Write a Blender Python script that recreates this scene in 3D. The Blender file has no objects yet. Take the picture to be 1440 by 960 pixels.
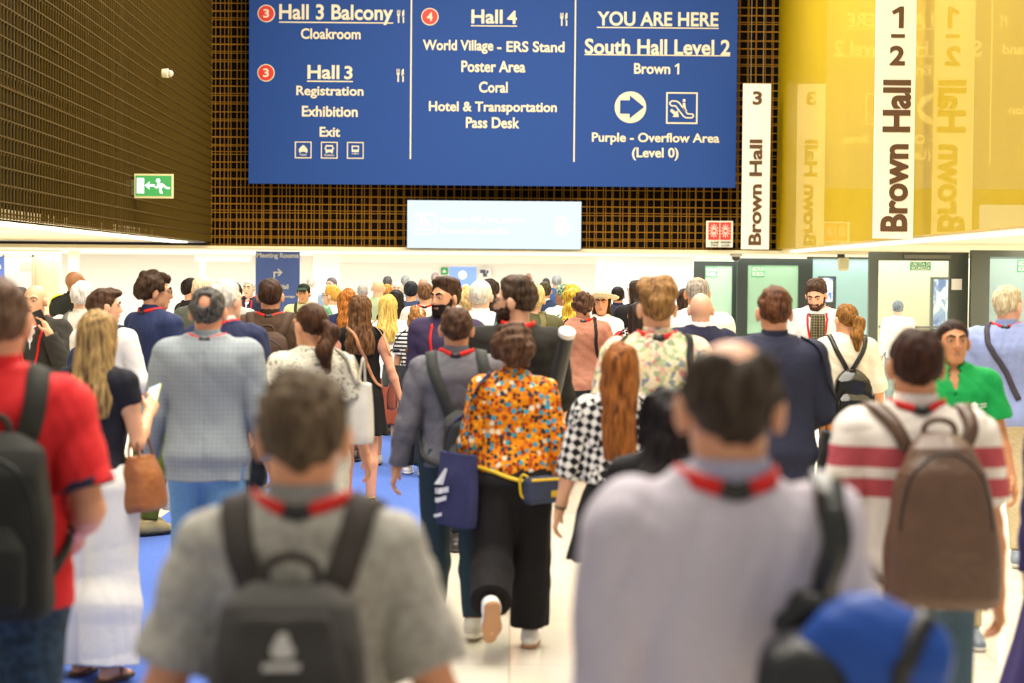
import bpy, math, random
import numpy as np
from mathutils import Matrix, Vector

SC = bpy.context.scene
COL = SC.collection
R_ = math.radians

# ------------------------------------------------------------------ camera
FPX = 2800.0
CAM_H = 1.92
cam_data = bpy.data.cameras.new('camera')
cam_data.lens = 70.0
cam_data.sensor_width = 36.0
cam_data.clip_end = 400
cam_data.dof.use_dof = True
cam_data.dof.focus_distance = 21.0
cam_data.dof.aperture_fstop = 2.5
cam = bpy.data.objects.new('camera', cam_data)
COL.objects.link(cam)
CAM_R = Matrix.Rotation(R_(90 - 2.107), 3, 'X') @ Matrix.Rotation(R_(0.5), 3, 'Z')
cam.matrix_world = Matrix.Translation((0, 0, CAM_H)) @ CAM_R.to_4x4()
SC.camera = cam

def unproj(px, py, d):
    """pixel -> world point on the vertical plane y = d"""
    v = CAM_R @ Vector(((px - 720) / FPX, (480 - py) / FPX, -1.0))
    v *= d / v.y
    return Vector((v.x, d, CAM_H + v.z))

# ------------------------------------------------------------------ view, world, lights
SC.view_settings.view_transform = 'Standard'
SC.view_settings.look = 'None'
SC.view_settings.gamma = 1.0
SC.view_settings.use_curve_mapping = False
SC.view_settings.exposure = 0.72
SC.cycles.max_bounces = 8
SC.cycles.use_denoising = True

world = bpy.data.worlds.new('world')
SC.world = world
world.use_nodes = True
world.node_tree.nodes['Background'].inputs[0].default_value = (1.0, 0.94, 0.83, 1)
world.node_tree.nodes['Background'].inputs[1].default_value = 0.34

def area(name, loc, size, power, color=(1, 0.93, 0.8), rot=(0, 0, 0), spread=None):
    l = bpy.data.lights.new(name, 'AREA')
    l.shape = 'RECTANGLE'
    l.size, l.size_y = size
    l.energy = power
    l.color = color
    if spread:
        l.spread = R_(spread)
    o = bpy.data.objects.new(name, l)
    o.location = loc
    o.rotation_euler = rot
    COL.objects.link(o)
    return o

area('hall_ceiling_light', (0, 12, 10.5), (9, 16), 2700)
area('hall_ceiling_light', (0, 32, 10.5), (9, 16), 2700)
for yy in (52, 58, 64, 70):
    area('lobby_fill_light', (-3, yy, 2.28), (40, 3), 1250, (1, 0.97, 0.92))  # added area panels without fixtures, to blow out the white lobby walls
area('passage_fill_light', (-11, 28, 2.36), (6, 26), 1300, (1, 0.93, 0.78))  # added fill panels under both low side ceilings, which block the hall light
area('passage_fill_light', (11, 24, 2.33), (6, 22), 1300, (1, 0.93, 0.78))
area('vestibule_ceiling_light', (9.5, 41, 2.2), (5, 7), 260, (0.95, 1, 0.95))
area('vestibule_ceiling_light', (9.5, 64, 2.2), (6, 8), 120, (0.95, 1, 0.95))

# ------------------------------------------------------------------ small helpers
def lin(c):
    if isinstance(c, str):
        c = c.lstrip('#')
        c = tuple(int(c[i:i + 2], 16) / 255 for i in (0, 2, 4))
    return tuple((x / 12.92 if x <= 0.04045 else ((x + 0.055) / 1.055) ** 2.4) for x in c)

ALB = 0.86
_mats = {}

def nodes_of(name):
    m = bpy.data.materials.new(name)
    m.use_nodes = True
    nt = m.node_tree
    return m, nt, nt.nodes['Principled BSDF']

def N(nt, typ, **kw):
    n = nt.nodes.new(typ)
    for k, v in kw.items():
        if k.startswith('i_'):
            key = k[2:]
            n.inputs[int(key) if key.isdigit() else key.replace('_', ' ')].default_value = v
        else:
            setattr(n, k, v)
    return n

def L(nt, a, b):
    nt.links.new(a, b)

def ramp(nt, stops, interp='LINEAR'):
    r = nt.nodes.new('ShaderNodeValToRGB')
    r.color_ramp.interpolation = interp
    el = r.color_ramp.elements
    while len(el) < len(stops):
        el.new(0.5)
    for e, (p, c) in zip(el, stops):
        e.position = p
        e.color = (*[x * ALB for x in lin(c)], 1)
    return r

def bump(nt, bsdf, scale, strength, dist=0.004, coord=None, stretch=None):
    tc = N(nt, 'ShaderNodeTexCoord')
    src = tc.outputs['Object']
    if stretch:
        mp = N(nt, 'ShaderNodeMapping')
        mp.inputs['Scale'].default_value = stretch
        L(nt, src, mp.inputs[0])
        src = mp.outputs[0]
    no = N(nt, 'ShaderNodeTexNoise', i_Scale=scale, i_Detail=3.0)
    L(nt, src, no.inputs['Vector'])
    bp = N(nt, 'ShaderNodeBump', i_Strength=strength, i_Distance=dist)
    L(nt, no.outputs[0], bp.inputs['Height'])
    L(nt, bp.outputs[0], bsdf.inputs['Normal'])

def cloth(c, rough=0.85, vary=0.12, sheen=0.0):
    """woven cloth: colour with a slight mottled weave and a bump"""
    key = ('cloth', c, rough, vary)
    if key in _mats:
        return _mats[key]
    m, nt, b = nodes_of('cloth')
    tc = N(nt, 'ShaderNodeTexCoord')
    no = N(nt, 'ShaderNodeTexNoise', i_Scale=90.0, i_Detail=2.0)
    L(nt, tc.outputs['Object'], no.inputs['Vector'])
    l = lin(c)
    r = nt.nodes.new('ShaderNodeValToRGB')
    r.color_ramp.elements[0].position = 0.3
    r.color_ramp.elements[1].position = 0.7
    r.color_ramp.elements[0].color = (*[x * ALB * (1 - vary) for x in l], 1)
    r.color_ramp.elements[1].color = (*[min(1, x * ALB * (1 + vary)) for x in l], 1)
    L(nt, no.outputs[0], r.inputs[0])
    L(nt, r.outputs[0], b.inputs['Base Color'])
    b.inputs['Roughness'].default_value = rough
    b.inputs['Specular IOR Level'].default_value = 0.25
    bump(nt, b, 30, 0.16, 0.012)
    _mats[key] = m
    return m

def plain(c, rough=0.5, metal=0.0, spec=0.5):
    key = ('plain', c, rough, metal, spec)
    if key in _mats:
        return _mats[key]
    m, nt, b = nodes_of('paint')
    tc = N(nt, 'ShaderNodeTexCoord')
    no = N(nt, 'ShaderNodeTexNoise', i_Scale=25.0)
    L(nt, tc.outputs['Object'], no.inputs['Vector'])
    l = lin(c)
    r = nt.nodes.new('ShaderNodeValToRGB')
    r.color_ramp.elements[0].color = (*[x * ALB * 0.95 for x in l], 1)
    r.color_ramp.elements[1].color = (*[min(1, x * ALB * 1.05) for x in l], 1)
    L(nt, no.outputs[0], r.inputs[0])
    L(nt, r.outputs[0], b.inputs['Base Color'])
    b.inputs['Roughness'].default_value = rough
    b.inputs['Metallic'].default_value = metal
    b.inputs['Specular IOR Level'].default_value = spec
    _mats[key] = m
    return m

def leather(c, rough=0.38):
    key = ('leather', c, rough)
    if key in _mats:
        return _mats[key]
    m, nt, b = nodes_of('leather')
    tc = N(nt, 'ShaderNodeTexCoord')
    no = N(nt, 'ShaderNodeTexNoise', i_Scale=14.0, i_Detail=4.0)
    L(nt, tc.outputs['Object'], no.inputs['Vector'])
    l = lin(c)
    r = nt.nodes.new('ShaderNodeValToRGB')
    r.color_ramp.elements[0].color = (*[x * ALB * 0.75 for x in l], 1)
    r.color_ramp.elements[1].color = (*[min(1, x * ALB * 1.25) for x in l], 1)
    L(nt, no.outputs[0], r.inputs[0])
    L(nt, r.outputs[0], b.inputs['Base Color'])
    b.inputs['Roughness'].default_value = rough
    bump(nt, b, 22, 0.4, 0.02)
    _mats[key] = m
    return m

def skin(c):
    key = ('skin', c)
    if key in _mats:
        return _mats[key]
    m, nt, b = nodes_of('skin')
    tc = N(nt, 'ShaderNodeTexCoord')
    no = N(nt, 'ShaderNodeTexNoise', i_Scale=18.0, i_Detail=3.0)
    L(nt, tc.outputs['Object'], no.inputs['Vector'])
    l = lin(c)
    r = nt.nodes.new('ShaderNodeValToRGB')
    r.color_ramp.elements[0].color = (l[0] * ALB * 0.95, l[1] * ALB * 0.88, l[2] * ALB * 0.86, 1)
    r.color_ramp.elements[1].color = (*[min(1, x * ALB * 1.04) for x in l], 1)
    L(nt, no.outputs[0], r.inputs[0])
    L(nt, r.outputs[0], b.inputs['Base Color'])
    b.inputs['Roughness'].default_value = 0.5
    b.inputs['Specular IOR Level'].default_value = 0.35
    b.inputs['Subsurface Weight'].default_value = 0.12
    b.inputs['Subsurface Radius'].default_value = (0.012, 0.005, 0.003)
    _mats[key] = m
    return m

def hair(c, c2=None, freq=1.0):
    key = ('hair', c, c2, freq)
    if key in _mats:
        return _mats[key]
    m, nt, b = nodes_of('hair')
    tc = N(nt, 'ShaderNodeTexCoord')
    mp = N(nt, 'ShaderNodeMapping')
    mp.inputs['Scale'].default_value = (75 * freq, 75 * freq, 9)
    L(nt, tc.outputs['Object'], mp.inputs[0])
    no = N(nt, 'ShaderNodeTexNoise', i_Scale=1.0, i_Detail=4.0)
    L(nt, mp.outputs[0], no.inputs['Vector'])
    a = lin(c)
    d = lin(c2) if c2 else tuple(x * 1.7 for x in a)
    r = nt.nodes.new('ShaderNodeValToRGB')
    r.color_ramp.elements[0].position = 0.32
    r.color_ramp.elements[1].position = 0.7
    r.color_ramp.elements[0].color = (*[x * ALB * 0.8 for x in a], 1)
    r.color_ramp.elements[1].color = (*[min(1, x * ALB) for x in d], 1)
    L(nt, no.outputs[0], r.inputs[0])
    L(nt, r.outputs[0], b.inputs['Base Color'])
    b.inputs['Roughness'].default_value = 0.62
    b.inputs['Specular IOR Level'].default_value = 0.14
    bp = N(nt, 'ShaderNodeBump', i_Strength=0.7, i_Distance=0.006)
    L(nt, no.outputs[0], bp.inputs['Height'])
    L(nt, bp.outputs[0], b.inputs['Normal'])
    _mats[key] = m
    return m

# patterned cloths ---------------------------------------------------------
def _pat(name):
    m, nt, b = nodes_of(name)
    b.inputs['Roughness'].default_value = 0.8
    b.inputs['Specular IOR Level'].default_value = 0.25
    tc = N(nt, 'ShaderNodeTexCoord')
    return m, nt, b, tc.outputs['Object']

def spots_cloth():
    m, nt, b, co = _pat('orange_print')
    def layer(scale, prev, colors, thr, off):
        mp = N(nt, 'ShaderNodeMapping')
        mp.inputs['Location'].default_value = off
        L(nt, co, mp.inputs[0])
        v = N(nt, 'ShaderNodeTexVoronoi', i_Scale=scale, i_Randomness=0.9)
        L(nt, mp.outputs[0], v.inputs['Vector'])
        lt = N(nt, 'ShaderNodeMath', operation='LESS_THAN')
        lt.inputs[1].default_value = thr
        L(nt, v.outputs['Distance'], lt.inputs[0])
        sp = N(nt, 'ShaderNodeSeparateColor')
        L(nt, v.outputs['Color'], sp.inputs[0])
        rp = ramp(nt, colors, 'CONSTANT')
        L(nt, sp.outputs[0], rp.inputs[0])
        mx = N(nt, 'ShaderNodeMix', data_type='RGBA')
        L(nt, lt.outputs[0], mx.inputs[0])
        if isinstance(prev, tuple):
            mx.inputs[6].default_value = (*[x * ALB for x in prev], 1)
        else:
            L(nt, prev, mx.inputs[6])
        L(nt, rp.outputs[0], mx.inputs[7])
        return mx.outputs[2]
    a = layer(46, lin('#f0900f'), [(0, '#c4480c'), (0.3, '#5a2a16'), (0.62, '#f8b428'), (0.8, '#e07a10')], 0.50, (0, 0, 0))
    c = layer(30, a, [(0, '#3aa0b8'), (0.42, '#3b3a44'), (0.62, '#b84a10'), (0.9, '#e8dcc0')], 0.42, (3.3, 1.2, 0.7))
    L(nt, c, b.inputs['Base Color'])
    bump(nt, b, 26, 0.16, 0.012)
    return m

def floral_cloth():
    m, nt, b, co = _pat('floral_print')
    no = N(nt, 'ShaderNodeTexNoise', i_Scale=16.0, i_Detail=3.0)
    L(nt, co, no.inputs['Vector'])
    va = N(nt, 'ShaderNodeVectorMath', operation='SCALE')
    va.inputs['Scale'].default_value = 0.05
    L(nt, no.outputs['Color'], va.inputs[0])
    ad = N(nt, 'ShaderNodeVectorMath', operation='ADD')
    L(nt, co, ad.inputs[0]); L(nt, va.outputs[0], ad.inputs[1])
    v = N(nt, 'ShaderNodeTexVoronoi', i_Scale=40.0)
    L(nt, ad.outputs[0], v.inputs['Vector'])
    sp = N(nt, 'ShaderNodeSeparateColor')
    L(nt, v.outputs['Color'], sp.inputs[0])
    rp = ramp(nt, [(0, '#f2e3c0'), (0.34, '#b9c79a'), (0.46, '#f0b9a8'), (0.58, '#9fb08a'), (0.66, '#f3dfae'), (0.8, '#d98f86'), (0.87, '#8f9aa8'), (0.93, '#efe2c4')], 'CONSTANT')
    L(nt, sp.outputs[0], rp.inputs[0])
    L(nt, rp.outputs[0], b.inputs['Base Color'])
    bump(nt, b, 26, 0.15, 0.012)
    return m

def axis_stripes(name, period, stops, axis=2, offset=0.0, rough=0.8):
    m, nt, b, co = _pat(name)
    sx = N(nt, 'ShaderNodeSeparateXYZ'); L(nt, co, sx.inputs[0])
    d = N(nt, 'ShaderNodeMath', operation='MULTIPLY_ADD')
    d.inputs[1].default_value = 1.0 / period
    d.inputs[2].default_value = offset
    L(nt, sx.outputs[axis], d.inputs[0])
    fr = N(nt, 'ShaderNodeMath', operation='FRACT'); L(nt, d.outputs[0], fr.inputs[0])
    rp = ramp(nt, stops, 'CONSTANT'); L(nt, fr.outputs[0], rp.inputs[0])
    L(nt, rp.outputs[0], b.inputs['Base Color'])
    b.inputs['Roughness'].default_value = rough
    bump(nt, b, 26, 0.15, 0.012)
    return m

def band_cloth(name, z0, z1, stops):
    """colour by height on the garment between z0 and z1 (knitted-in bands)"""
    m, nt, b, co = _pat(name)
    sx = N(nt, 'ShaderNodeSeparateXYZ'); L(nt, co, sx.inputs[0])
    mr = N(nt, 'ShaderNodeMapRange')
    mr.inputs[1].default_value = z0
    mr.inputs[2].default_value = z1
    L(nt, sx.outputs[2], mr.inputs[0])
    rp = ramp(nt, stops, 'CONSTANT'); L(nt, mr.outputs[0], rp.inputs[0])
    L(nt, rp.outputs[0], b.inputs['Base Color'])
    bump(nt, b, 26, 0.15, 0.012)
    return m

def check_cloth(c1, c2, scale):
    m, nt, b, co = _pat('check_print')
    mp = N(nt, 'ShaderNodeMapping')
    mp.inputs['Rotation'].default_value = (0.35, 0.5, 0.6)
    L(nt, co, mp.inputs[0])
    v = N(nt, 'ShaderNodeTexChecker', i_Scale=scale)
    v.inputs[1].default_value = (*[x * ALB for x in lin(c1)], 1)
    v.inputs[2].default_value = (*[x * ALB for x in lin(c2)], 1)
    L(nt, mp.outputs[0], v.inputs['Vector'])
    L(nt, v.outputs[0], b.inputs['Base Color'])
    bump(nt, b, 26, 0.15, 0.012)
    return m

def zigzag_cloth(c1, c2):
    m, nt, b, co = _pat('zigzag_print')
    sx = N(nt, 'ShaderNodeSeparateXYZ'); L(nt, co, sx.inputs[0])
    pp = N(nt, 'ShaderNodeMath', operation='PINGPONG'); pp.inputs[1].default_value = 0.05
    L(nt, sx.outputs[0], pp.inputs[0])
    ad = N(nt, 'ShaderNodeMath', operation='ADD'); L(nt, pp.outputs[0], ad.inputs[0]); L(nt, sx.outputs[2], ad.inputs[1])
    ml = N(nt, 'ShaderNodeMath', operation='MULTIPLY'); ml.inputs[1].default_value = 22.0; L(nt, ad.outputs[0], ml.inputs[0])
    fr = N(nt, 'ShaderNodeMath', operation='FRACT'); L(nt, ml.outputs[0], fr.inputs[0])
    rp = ramp(nt, [(0, c1), (0.5, c2)], 'CONSTANT'); L(nt, fr.outputs[0], rp.inputs[0])
    L(nt, rp.outputs[0], b.inputs['Base Color'])
    return m

def mottled(c1, c2, scale=70, lo=0.42, hi=0.58):
    m, nt, b, co = _pat('mottled_knit')
    no = N(nt, 'ShaderNodeTexNoise', i_Scale=float(scale), i_Detail=4.0)
    L(nt, co, no.inputs['Vector'])
    rp = ramp(nt, [(lo, c1), (hi, c2)]); L(nt, no.outputs[0], rp.inputs[0])
    L(nt, rp.outputs[0], b.inputs['Base Color'])
    bump(nt, b, 26, 0.16, 0.012)
    return m

def tweed(c, line):
    m, nt, b, co = _pat('checked_wool')
    sx = N(nt, 'ShaderNodeSeparateXYZ'); L(nt, co, sx.inputs[0])
    outs = []
    for ax in (0, 2):
        ml = N(nt, 'ShaderNodeMath', operation='MULTIPLY'); ml.inputs[1].default_value = 42.0
        L(nt, sx.outputs[ax], ml.inputs[0])
        fr = N(nt, 'ShaderNodeMath', operation='FRACT'); L(nt, ml.outputs[0], fr.inputs[0])
        lt = N(nt, 'ShaderNodeMath', operation='LESS_THAN'); lt.inputs[1].default_value = 0.16
        L(nt, fr.outputs[0], lt.inputs[0]); outs.append(lt)
    mxm = N(nt, 'ShaderNodeMath', operation='MAXIMUM')
    L(nt, outs[0].outputs[0], mxm.inputs[0]); L(nt, outs[1].outputs[0], mxm.inputs[1])
    mx = N(nt, 'ShaderNodeMix', data_type='RGBA')
    L(nt, mxm.outputs[0], mx.inputs[0])
    mx.inputs[6].default_value = (*[x * ALB for x in lin(c)], 1)
    mx.inputs[7].default_value = (*[x * ALB for x in lin(line)], 1)
    L(nt, mx.outputs[2], b.inputs['Base Color'])
    bump(nt, b, 20, 0.15, 0.012)
    return m

# ------------------------------------------------------------------ objects
def tag(o, label=None, cat=None, group=None, kind=None):
    if label: o['label'] = label
    if cat: o['category'] = cat
    if group: o['group'] = group
    if kind: o['kind'] = kind
    return o

def mesh_obj(name, V, Fc, mat, parent=None, smooth=True):
    V = np.asarray(V, np.float32).reshape(-1, 3)
    me = bpy.data.meshes.new(name)
    if isinstance(Fc, np.ndarray) and Fc.ndim == 2 and len(Fc):
        n, k = Fc.shape
        me.vertices.add(len(V)); me.vertices.foreach_set('co', V.ravel())
        me.loops.add(n * k); me.loops.foreach_set('vertex_index', Fc.astype(np.int32).ravel())
        me.polygons.add(n); me.polygons.foreach_set('loop_start', np.arange(0, n * k, k, dtype=np.int32))
        me.update(calc_edges=True)
    else:
        me.from_pydata([tuple(map(float, v)) for v in V], [], [tuple(int(i) for i in f) for f in Fc])
        me.update()
    if smooth and len(me.polygons):
        me.polygons.foreach_set('use_smooth', [True] * len(me.polygons))
    me.materials.append(mat)
    o = bpy.data.objects.new(name, me)
    COL.objects.link(o)
    if parent is not None:
        o.parent = parent
    return o

def empty(name, loc, rz=0.0):
    o = bpy.data.objects.new(name, None)
    o.empty_display_size = 0.1
    o.location = loc
    o.rotation_euler = (0, 0, rz)
    COL.objects.link(o)
    return o

class MB:
    """collects boxes, bars, prisms into one mesh"""
    def __init__(s): s.v = []; s.f = []
    def add(s, v, f):
        o = len(s.v); s.v += [tuple(p) for p in v]; s.f += [tuple(i + o for i in q) for q in f]
    def box(s, a, b):
        x0, y0, z0 = [min(p, q) for p, q in zip(a, b)]; x1, y1, z1 = [max(p, q) for p, q in zip(a, b)]
        s.add([(x0, y0, z0), (x1, y0, z0), (x1, y1, z0), (x0, y1, z0), (x0, y0, z1), (x1, y0, z1), (x1, y1, z1), (x0, y1, z1)],
              [(0, 3, 2, 1), (4, 5, 6, 7), (0, 1, 5, 4), (1, 2, 6, 5), (2, 3, 7, 6), (3, 0, 4, 7)])
        return s
    def obox(s, o, ux, uy, uz):
        """box from corner o spanned by three vectors"""
        o, ux, uy, uz = [Vector(t) for t in (o, ux, uy, uz)]
        s.add([o, o + ux, o + ux + uy, o + uy, o + uz, o + ux + uz, o + ux + uy + uz, o + uy + uz],
              [(0, 3, 2, 1), (4, 5, 6, 7), (0, 1, 5, 4), (1, 2, 6, 5), (2, 3, 7, 6), (3, 0, 4, 7)])
        return s
    def prism(s, pts, y0, y1):
        """polygon in x/z extruded along y (y0 front)"""
        n = len(pts)
        s.add([(p[0], y0, p[1]) for p in pts] + [(p[0], y1, p[1]) for p in pts],
              [tuple(range(n)), tuple(range(2 * n - 1, n - 1, -1))] + [(i, i + n, (i + 1) % n + n, (i + 1) % n) for i in range(n)])
        return s
    def build(s, name, mat, parent=None, smooth=False):
        return mesh_obj(name, s.v, s.f, mat, parent, smooth)

def arc(cx, cz, r, a0=0, a1=360, n=32):
    return [(cx + r * math.cos(R_(a0 + (a1 - a0) * i / n)), cz + r * math.sin(R_(a0 + (a1 - a0) * i / n))) for i in range(n + (0 if abs(a1 - a0) == 360 else 1))]

def stroke(mb, pts, w, y0, y1, closed=False):
    """mitred flat stroke along x/z points"""
    P = [Vector((p[0], p[1])) for p in pts]
    n = len(P)
    Lf, Rt = [], []
    for i in range(n):
        a = P[i - 1] if (i > 0 or closed) else None
        c = P[(i + 1) % n] if (i < n - 1 or closed) else None
        ds = []
        if a is not None: ds.append((P[i] - a).normalized())
        if c is not None: ds.append((c - P[i]).normalized())
        t = sum(ds, Vector((0, 0)))
        t = t.normalized() if t.length > 1e-6 else ds[0]
        nn = Vector((-t.y, t.x))
        k = 1 / max(0.4, abs(t.dot(ds[0])))
        Lf.append(P[i] + nn * w / 2 * k); Rt.append(P[i] - nn * w / 2 * k)
    m = n if closed else n - 1
    for i in range(m):
        j = (i + 1) % n
        q = [Lf[i], Lf[j], Rt[j], Rt[i]]
        mb.prism([(v.x, v.y) for v in q], y0, y1)

def text_geo(body, offset=0.0):
    cu = bpy.data.curves.new('t', 'FONT')
    cu.body = body
    cu.align_x = 'CENTER'
    cu.size = 1.0
    cu.offset = offset
    cu.extrude = 0.01
    cu.resolution_u = 4
    ob = bpy.data.objects.new('t', cu)
    COL.objects.link(ob)
    dg = bpy.context.evaluated_depsgraph_get()
    me = ob.evaluated_get(dg).to_mesh()
    V = np.array([v.co[:] for v in me.vertices])
    Fc = [tuple(p.vertices) for p in me.polygons]
    ob.evaluated_get(dg).to_mesh_clear()
    bpy.data.objects.remove(ob)
    bpy.data.curves.remove(cu)
    return V, Fc

def lettering(body, x0, x1, z0, z1, y, mat, parent, name='lettering', rot=0, bold=0.022, mirror=False):
    """text filled into the x/z rectangle, front face at y; rot=90 reads upwards"""
    V, Fc = text_geo(body, bold)
    a, b = V[:, 0].min(), V[:, 0].max()
    c, d = V[:, 1].min(), V[:, 1].max()
    u = (V[:, 0] - a) / (b - a); v = (V[:, 1] - c) / (d - c)
    t = (V[:, 2] - V[:, 2].min()) / 0.02
    if rot == 90:
        X = x0 + (1 - v) * (x1 - x0); Z = z0 + u * (z1 - z0)
    else:
        X = x0 + u * (x1 - x0); Z = z0 + v * (z1 - z0)
    Y = y + (1 - t) * 0.012
    loc = Vector(parent.location) if parent is not None else Vector((0, 0, 0))
    return mesh_obj(name, np.stack([X - loc.x, Y - loc.y, Z - loc.z], 1), Fc, mat, parent, smooth=False)
# ------------------------------------------------------------------ signed-distance modelling
def smin(a, b, k):
    if k <= 0: return np.minimum(a, b)
    h = np.clip(0.5 + 0.5 * (b - a) / k, 0, 1)
    return b + (a - b) * h - k * h * (1 - h)

def smax(a, b, k):
    return -smin(-a, -b, k)

def rotm(ax, deg):
    return np.array(Matrix.Rotation(R_(deg), 3, ax))

def nrm(v):
    v = np.asarray(v, float)
    return v / (np.linalg.norm(v) + 1e-9)

BIG = 0.3

def densify(prof, n=36):
    """smooth profile rows (z, ...) by Catmull-Rom"""
    P = np.array(sorted(prof, key=lambda r: r[0]), float)
    z = P[:, 0]
    t = np.linspace(0, len(P) - 1, n)
    i = np.clip(t.astype(int), 0, len(P) - 2)
    f = (t - i)[:, None]
    p0 = P[np.maximum(i - 1, 0)]; p1 = P[i]; p2 = P[i + 1]; p3 = P[np.minimum(i + 2, len(P) - 1)]
    Q = 0.5 * (2 * p1 + (p2 - p0) * f + (2 * p0 - 5 * p1 + 4 * p2 - p3) * f ** 2 + (3 * p1 - p0 - 3 * p2 + p3) * f ** 3)
    Q[:, 0] = p1[:, 0] + (p2[:, 0] - p1[:, 0]) * f[:, 0]
    return Q

class S:
    """a solid: primitives blended one after the other"""
    def __init__(s): s.ops = []
    def _add(s, fn, lo, hi, k, op='u'):
        s.ops.append((fn, np.array(lo, float), np.array(hi, float), k, op)); return s
    def cone(s, a, b, ra, rb, k=0.02, op='u', flat=False, flat0=False):
        a = np.asarray(a, float); b = np.asarray(b, float); ab = b - a; l2 = ab @ ab; ln = math.sqrt(l2)
        def fn(P):
            pa = P - a
            tr = pa @ ab / l2
            t = np.clip(tr, 0, 1)
            d = np.linalg.norm(pa - t[:, None] * ab, axis=1) - (ra + (rb - ra) * t)
            if flat: d = smax(d, (tr - 1) * ln, 0.006)
            if flat0: d = smax(d, -tr * ln, 0.006)
            return d
        m = max(ra, rb)
        return s._add(fn, np.minimum(a, b) - m, np.maximum(a, b) + m, k, op)
    def chain(s, pts, rs, k=0.02, op='u'):
        for i in range(len(pts) - 1): s.cone(pts[i], pts[i + 1], rs[i], rs[i + 1], k, op)
        return s
    def ell(s, c, r, R=None, k=0.02, op='u'):
        c = np.asarray(c, float); r = np.asarray(r, float)
        def fn(P):
            q = P - c
            if R is not None: q = q @ R
            k0 = np.linalg.norm(q / r, axis=1); k1 = np.linalg.norm(q / (r * r), axis=1)
            return k0 * (k0 - 1) / (k1 + 1e-9)
        m = r.max() if R is not None else r
        return s._add(fn, c - m, c + m, k, op)
    def loft(s, prof, o=(0, 0, 0), R=None, n=2.3, rnd=0.02, k=0.02, op='u', dense=True, flat=True):
        Q = densify(prof) if dense else np.array(sorted(prof, key=lambda r: r[0]), float)
        z0, z1 = Q[0, 0], Q[-1, 0]
        o = np.asarray(o, float)
        Rm = np.eye(3) if R is None else np.asarray(R, float)
        def fn(P):
            q = (P - o) @ Rm
            z = q[:, 2]
            a = np.interp(z, Q[:, 0], Q[:, 1]); b = np.interp(z, Q[:, 0], Q[:, 2])
            x = q[:, 0] - np.interp(z, Q[:, 0], Q[:, 3]); y = q[:, 1] - np.interp(z, Q[:, 0], Q[:, 4])
            r = np.sqrt(x * x + y * y) + 1e-6
            kk = (np.abs(x / a) ** n + np.abs(y / b) ** n) ** (1 / n) + 1e-6
            d = r - r / kk
            return smax(d, np.maximum(z0 - z, z - z1), rnd)
        cs = []
        for row in (Q[::max(1, len(Q) // 8)].tolist() + [Q[-1].tolist()]):
            for sx in (-1, 1):
                for sy in (-1, 1):
                    cs.append(o + Rm @ np.array([row[3] + sx * row[1], row[4] + sy * row[2], row[0]]))
        cs = np.array(cs)
        return s._add(fn, cs.min(0) - 0.01, cs.max(0) + 0.01, k, op)
    def box(s, c, half, R=None, r=0.02, k=0.02, op='u'):
        c = np.asarray(c, float); h = np.asarray(half, float) - r
        Rm = np.eye(3) if R is None else np.asarray(R, float)
        def fn(P):
            q = np.abs((P - c) @ Rm) - h
            return np.linalg.norm(np.maximum(q, 0), axis=1) + np.minimum(q.max(1), 0) - r
        e = np.abs(Rm) @ np.asarray(half, float)
        return s._add(fn, c - e, c + e, k, op)
    def cut(s, n, o, k=0.01):
        """keep the side the normal points away from"""
        n = nrm(n); o = np.asarray(o, float)
        return s._add(lambda P: (P - o) @ n, (-9,) * 3, (9,) * 3, k, 'i')
    def isect(s, fn, k=0.01):
        return s._add(fn, (-9,) * 3, (9,) * 3, k, 'i')
    def wrinkle(s, amp, freq, seed=0, stretch=(1, 1, 1), ridge=False):
        rg = np.random.RandomState(seed)
        D = rg.randn(4, 3); D /= np.linalg.norm(D, axis=1)[:, None]
        E = rg.randn(4, 3); ph = rg.rand(4) * 6.28
        D = D * np.array(stretch)
        def fn(P):
            o = 0
            for i in range(4):
                f = freq * (0.7 + 0.5 * i)
                v = np.sin(P @ D[i] * f + ph[i] + 1.3 * np.sin(P @ E[i] * freq * 0.4))
                if ridge and i % 2: v = 0.8 - 2 * np.abs(v)
                o = o + v / (1 + 0.5 * i)
            return o * amp
        return s._add(fn, (-9,) * 3, (9,) * 3, 0, 'n')
    def bounds(s):
        lo = np.full(3, 9.0); hi = np.full(3, -9.0)
        for fn, a, b, k, op in s.ops:
            if op == 'u': lo = np.minimum(lo, a - k * 0.3); hi = np.maximum(hi, b + k * 0.3)
        return lo, hi
    def ev(s, P, margin=0.08):
        d = np.full(len(P), BIG)
        for fn, lo, hi, k, op in s.ops:
            if op in 'in':
                m = d < BIG * 0.99
                if not m.any(): continue
                v = fn(P[m])
                d[m] = smax(d[m], v, k) if op == 'i' else d[m] + v
                continue
            mg = margin + k
            m = np.all((P > lo - mg) & (P < hi + mg), axis=1)
            if not m.any(): continue
            v = fn(P[m])
            d[m] = smin(d[m], v, k) if op == 'u' else smax(d[m], -v, k)
        return d

_EDG = [((0, 0, 0), (1, 0, 0)), ((0, 1, 0), (1, 1, 0)), ((0, 0, 1), (1, 0, 1)), ((0, 1, 1), (1, 1, 1)),
        ((0, 0, 0), (0, 1, 0)), ((1, 0, 0), (1, 1, 0)), ((0, 0, 1), (0, 1, 1)), ((1, 0, 1), (1, 1, 1)),
        ((0, 0, 0), (0, 0, 1)), ((1, 0, 0), (1, 0, 1)), ((0, 1, 0), (0, 1, 1)), ((1, 1, 0), (1, 1, 1))]

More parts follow.
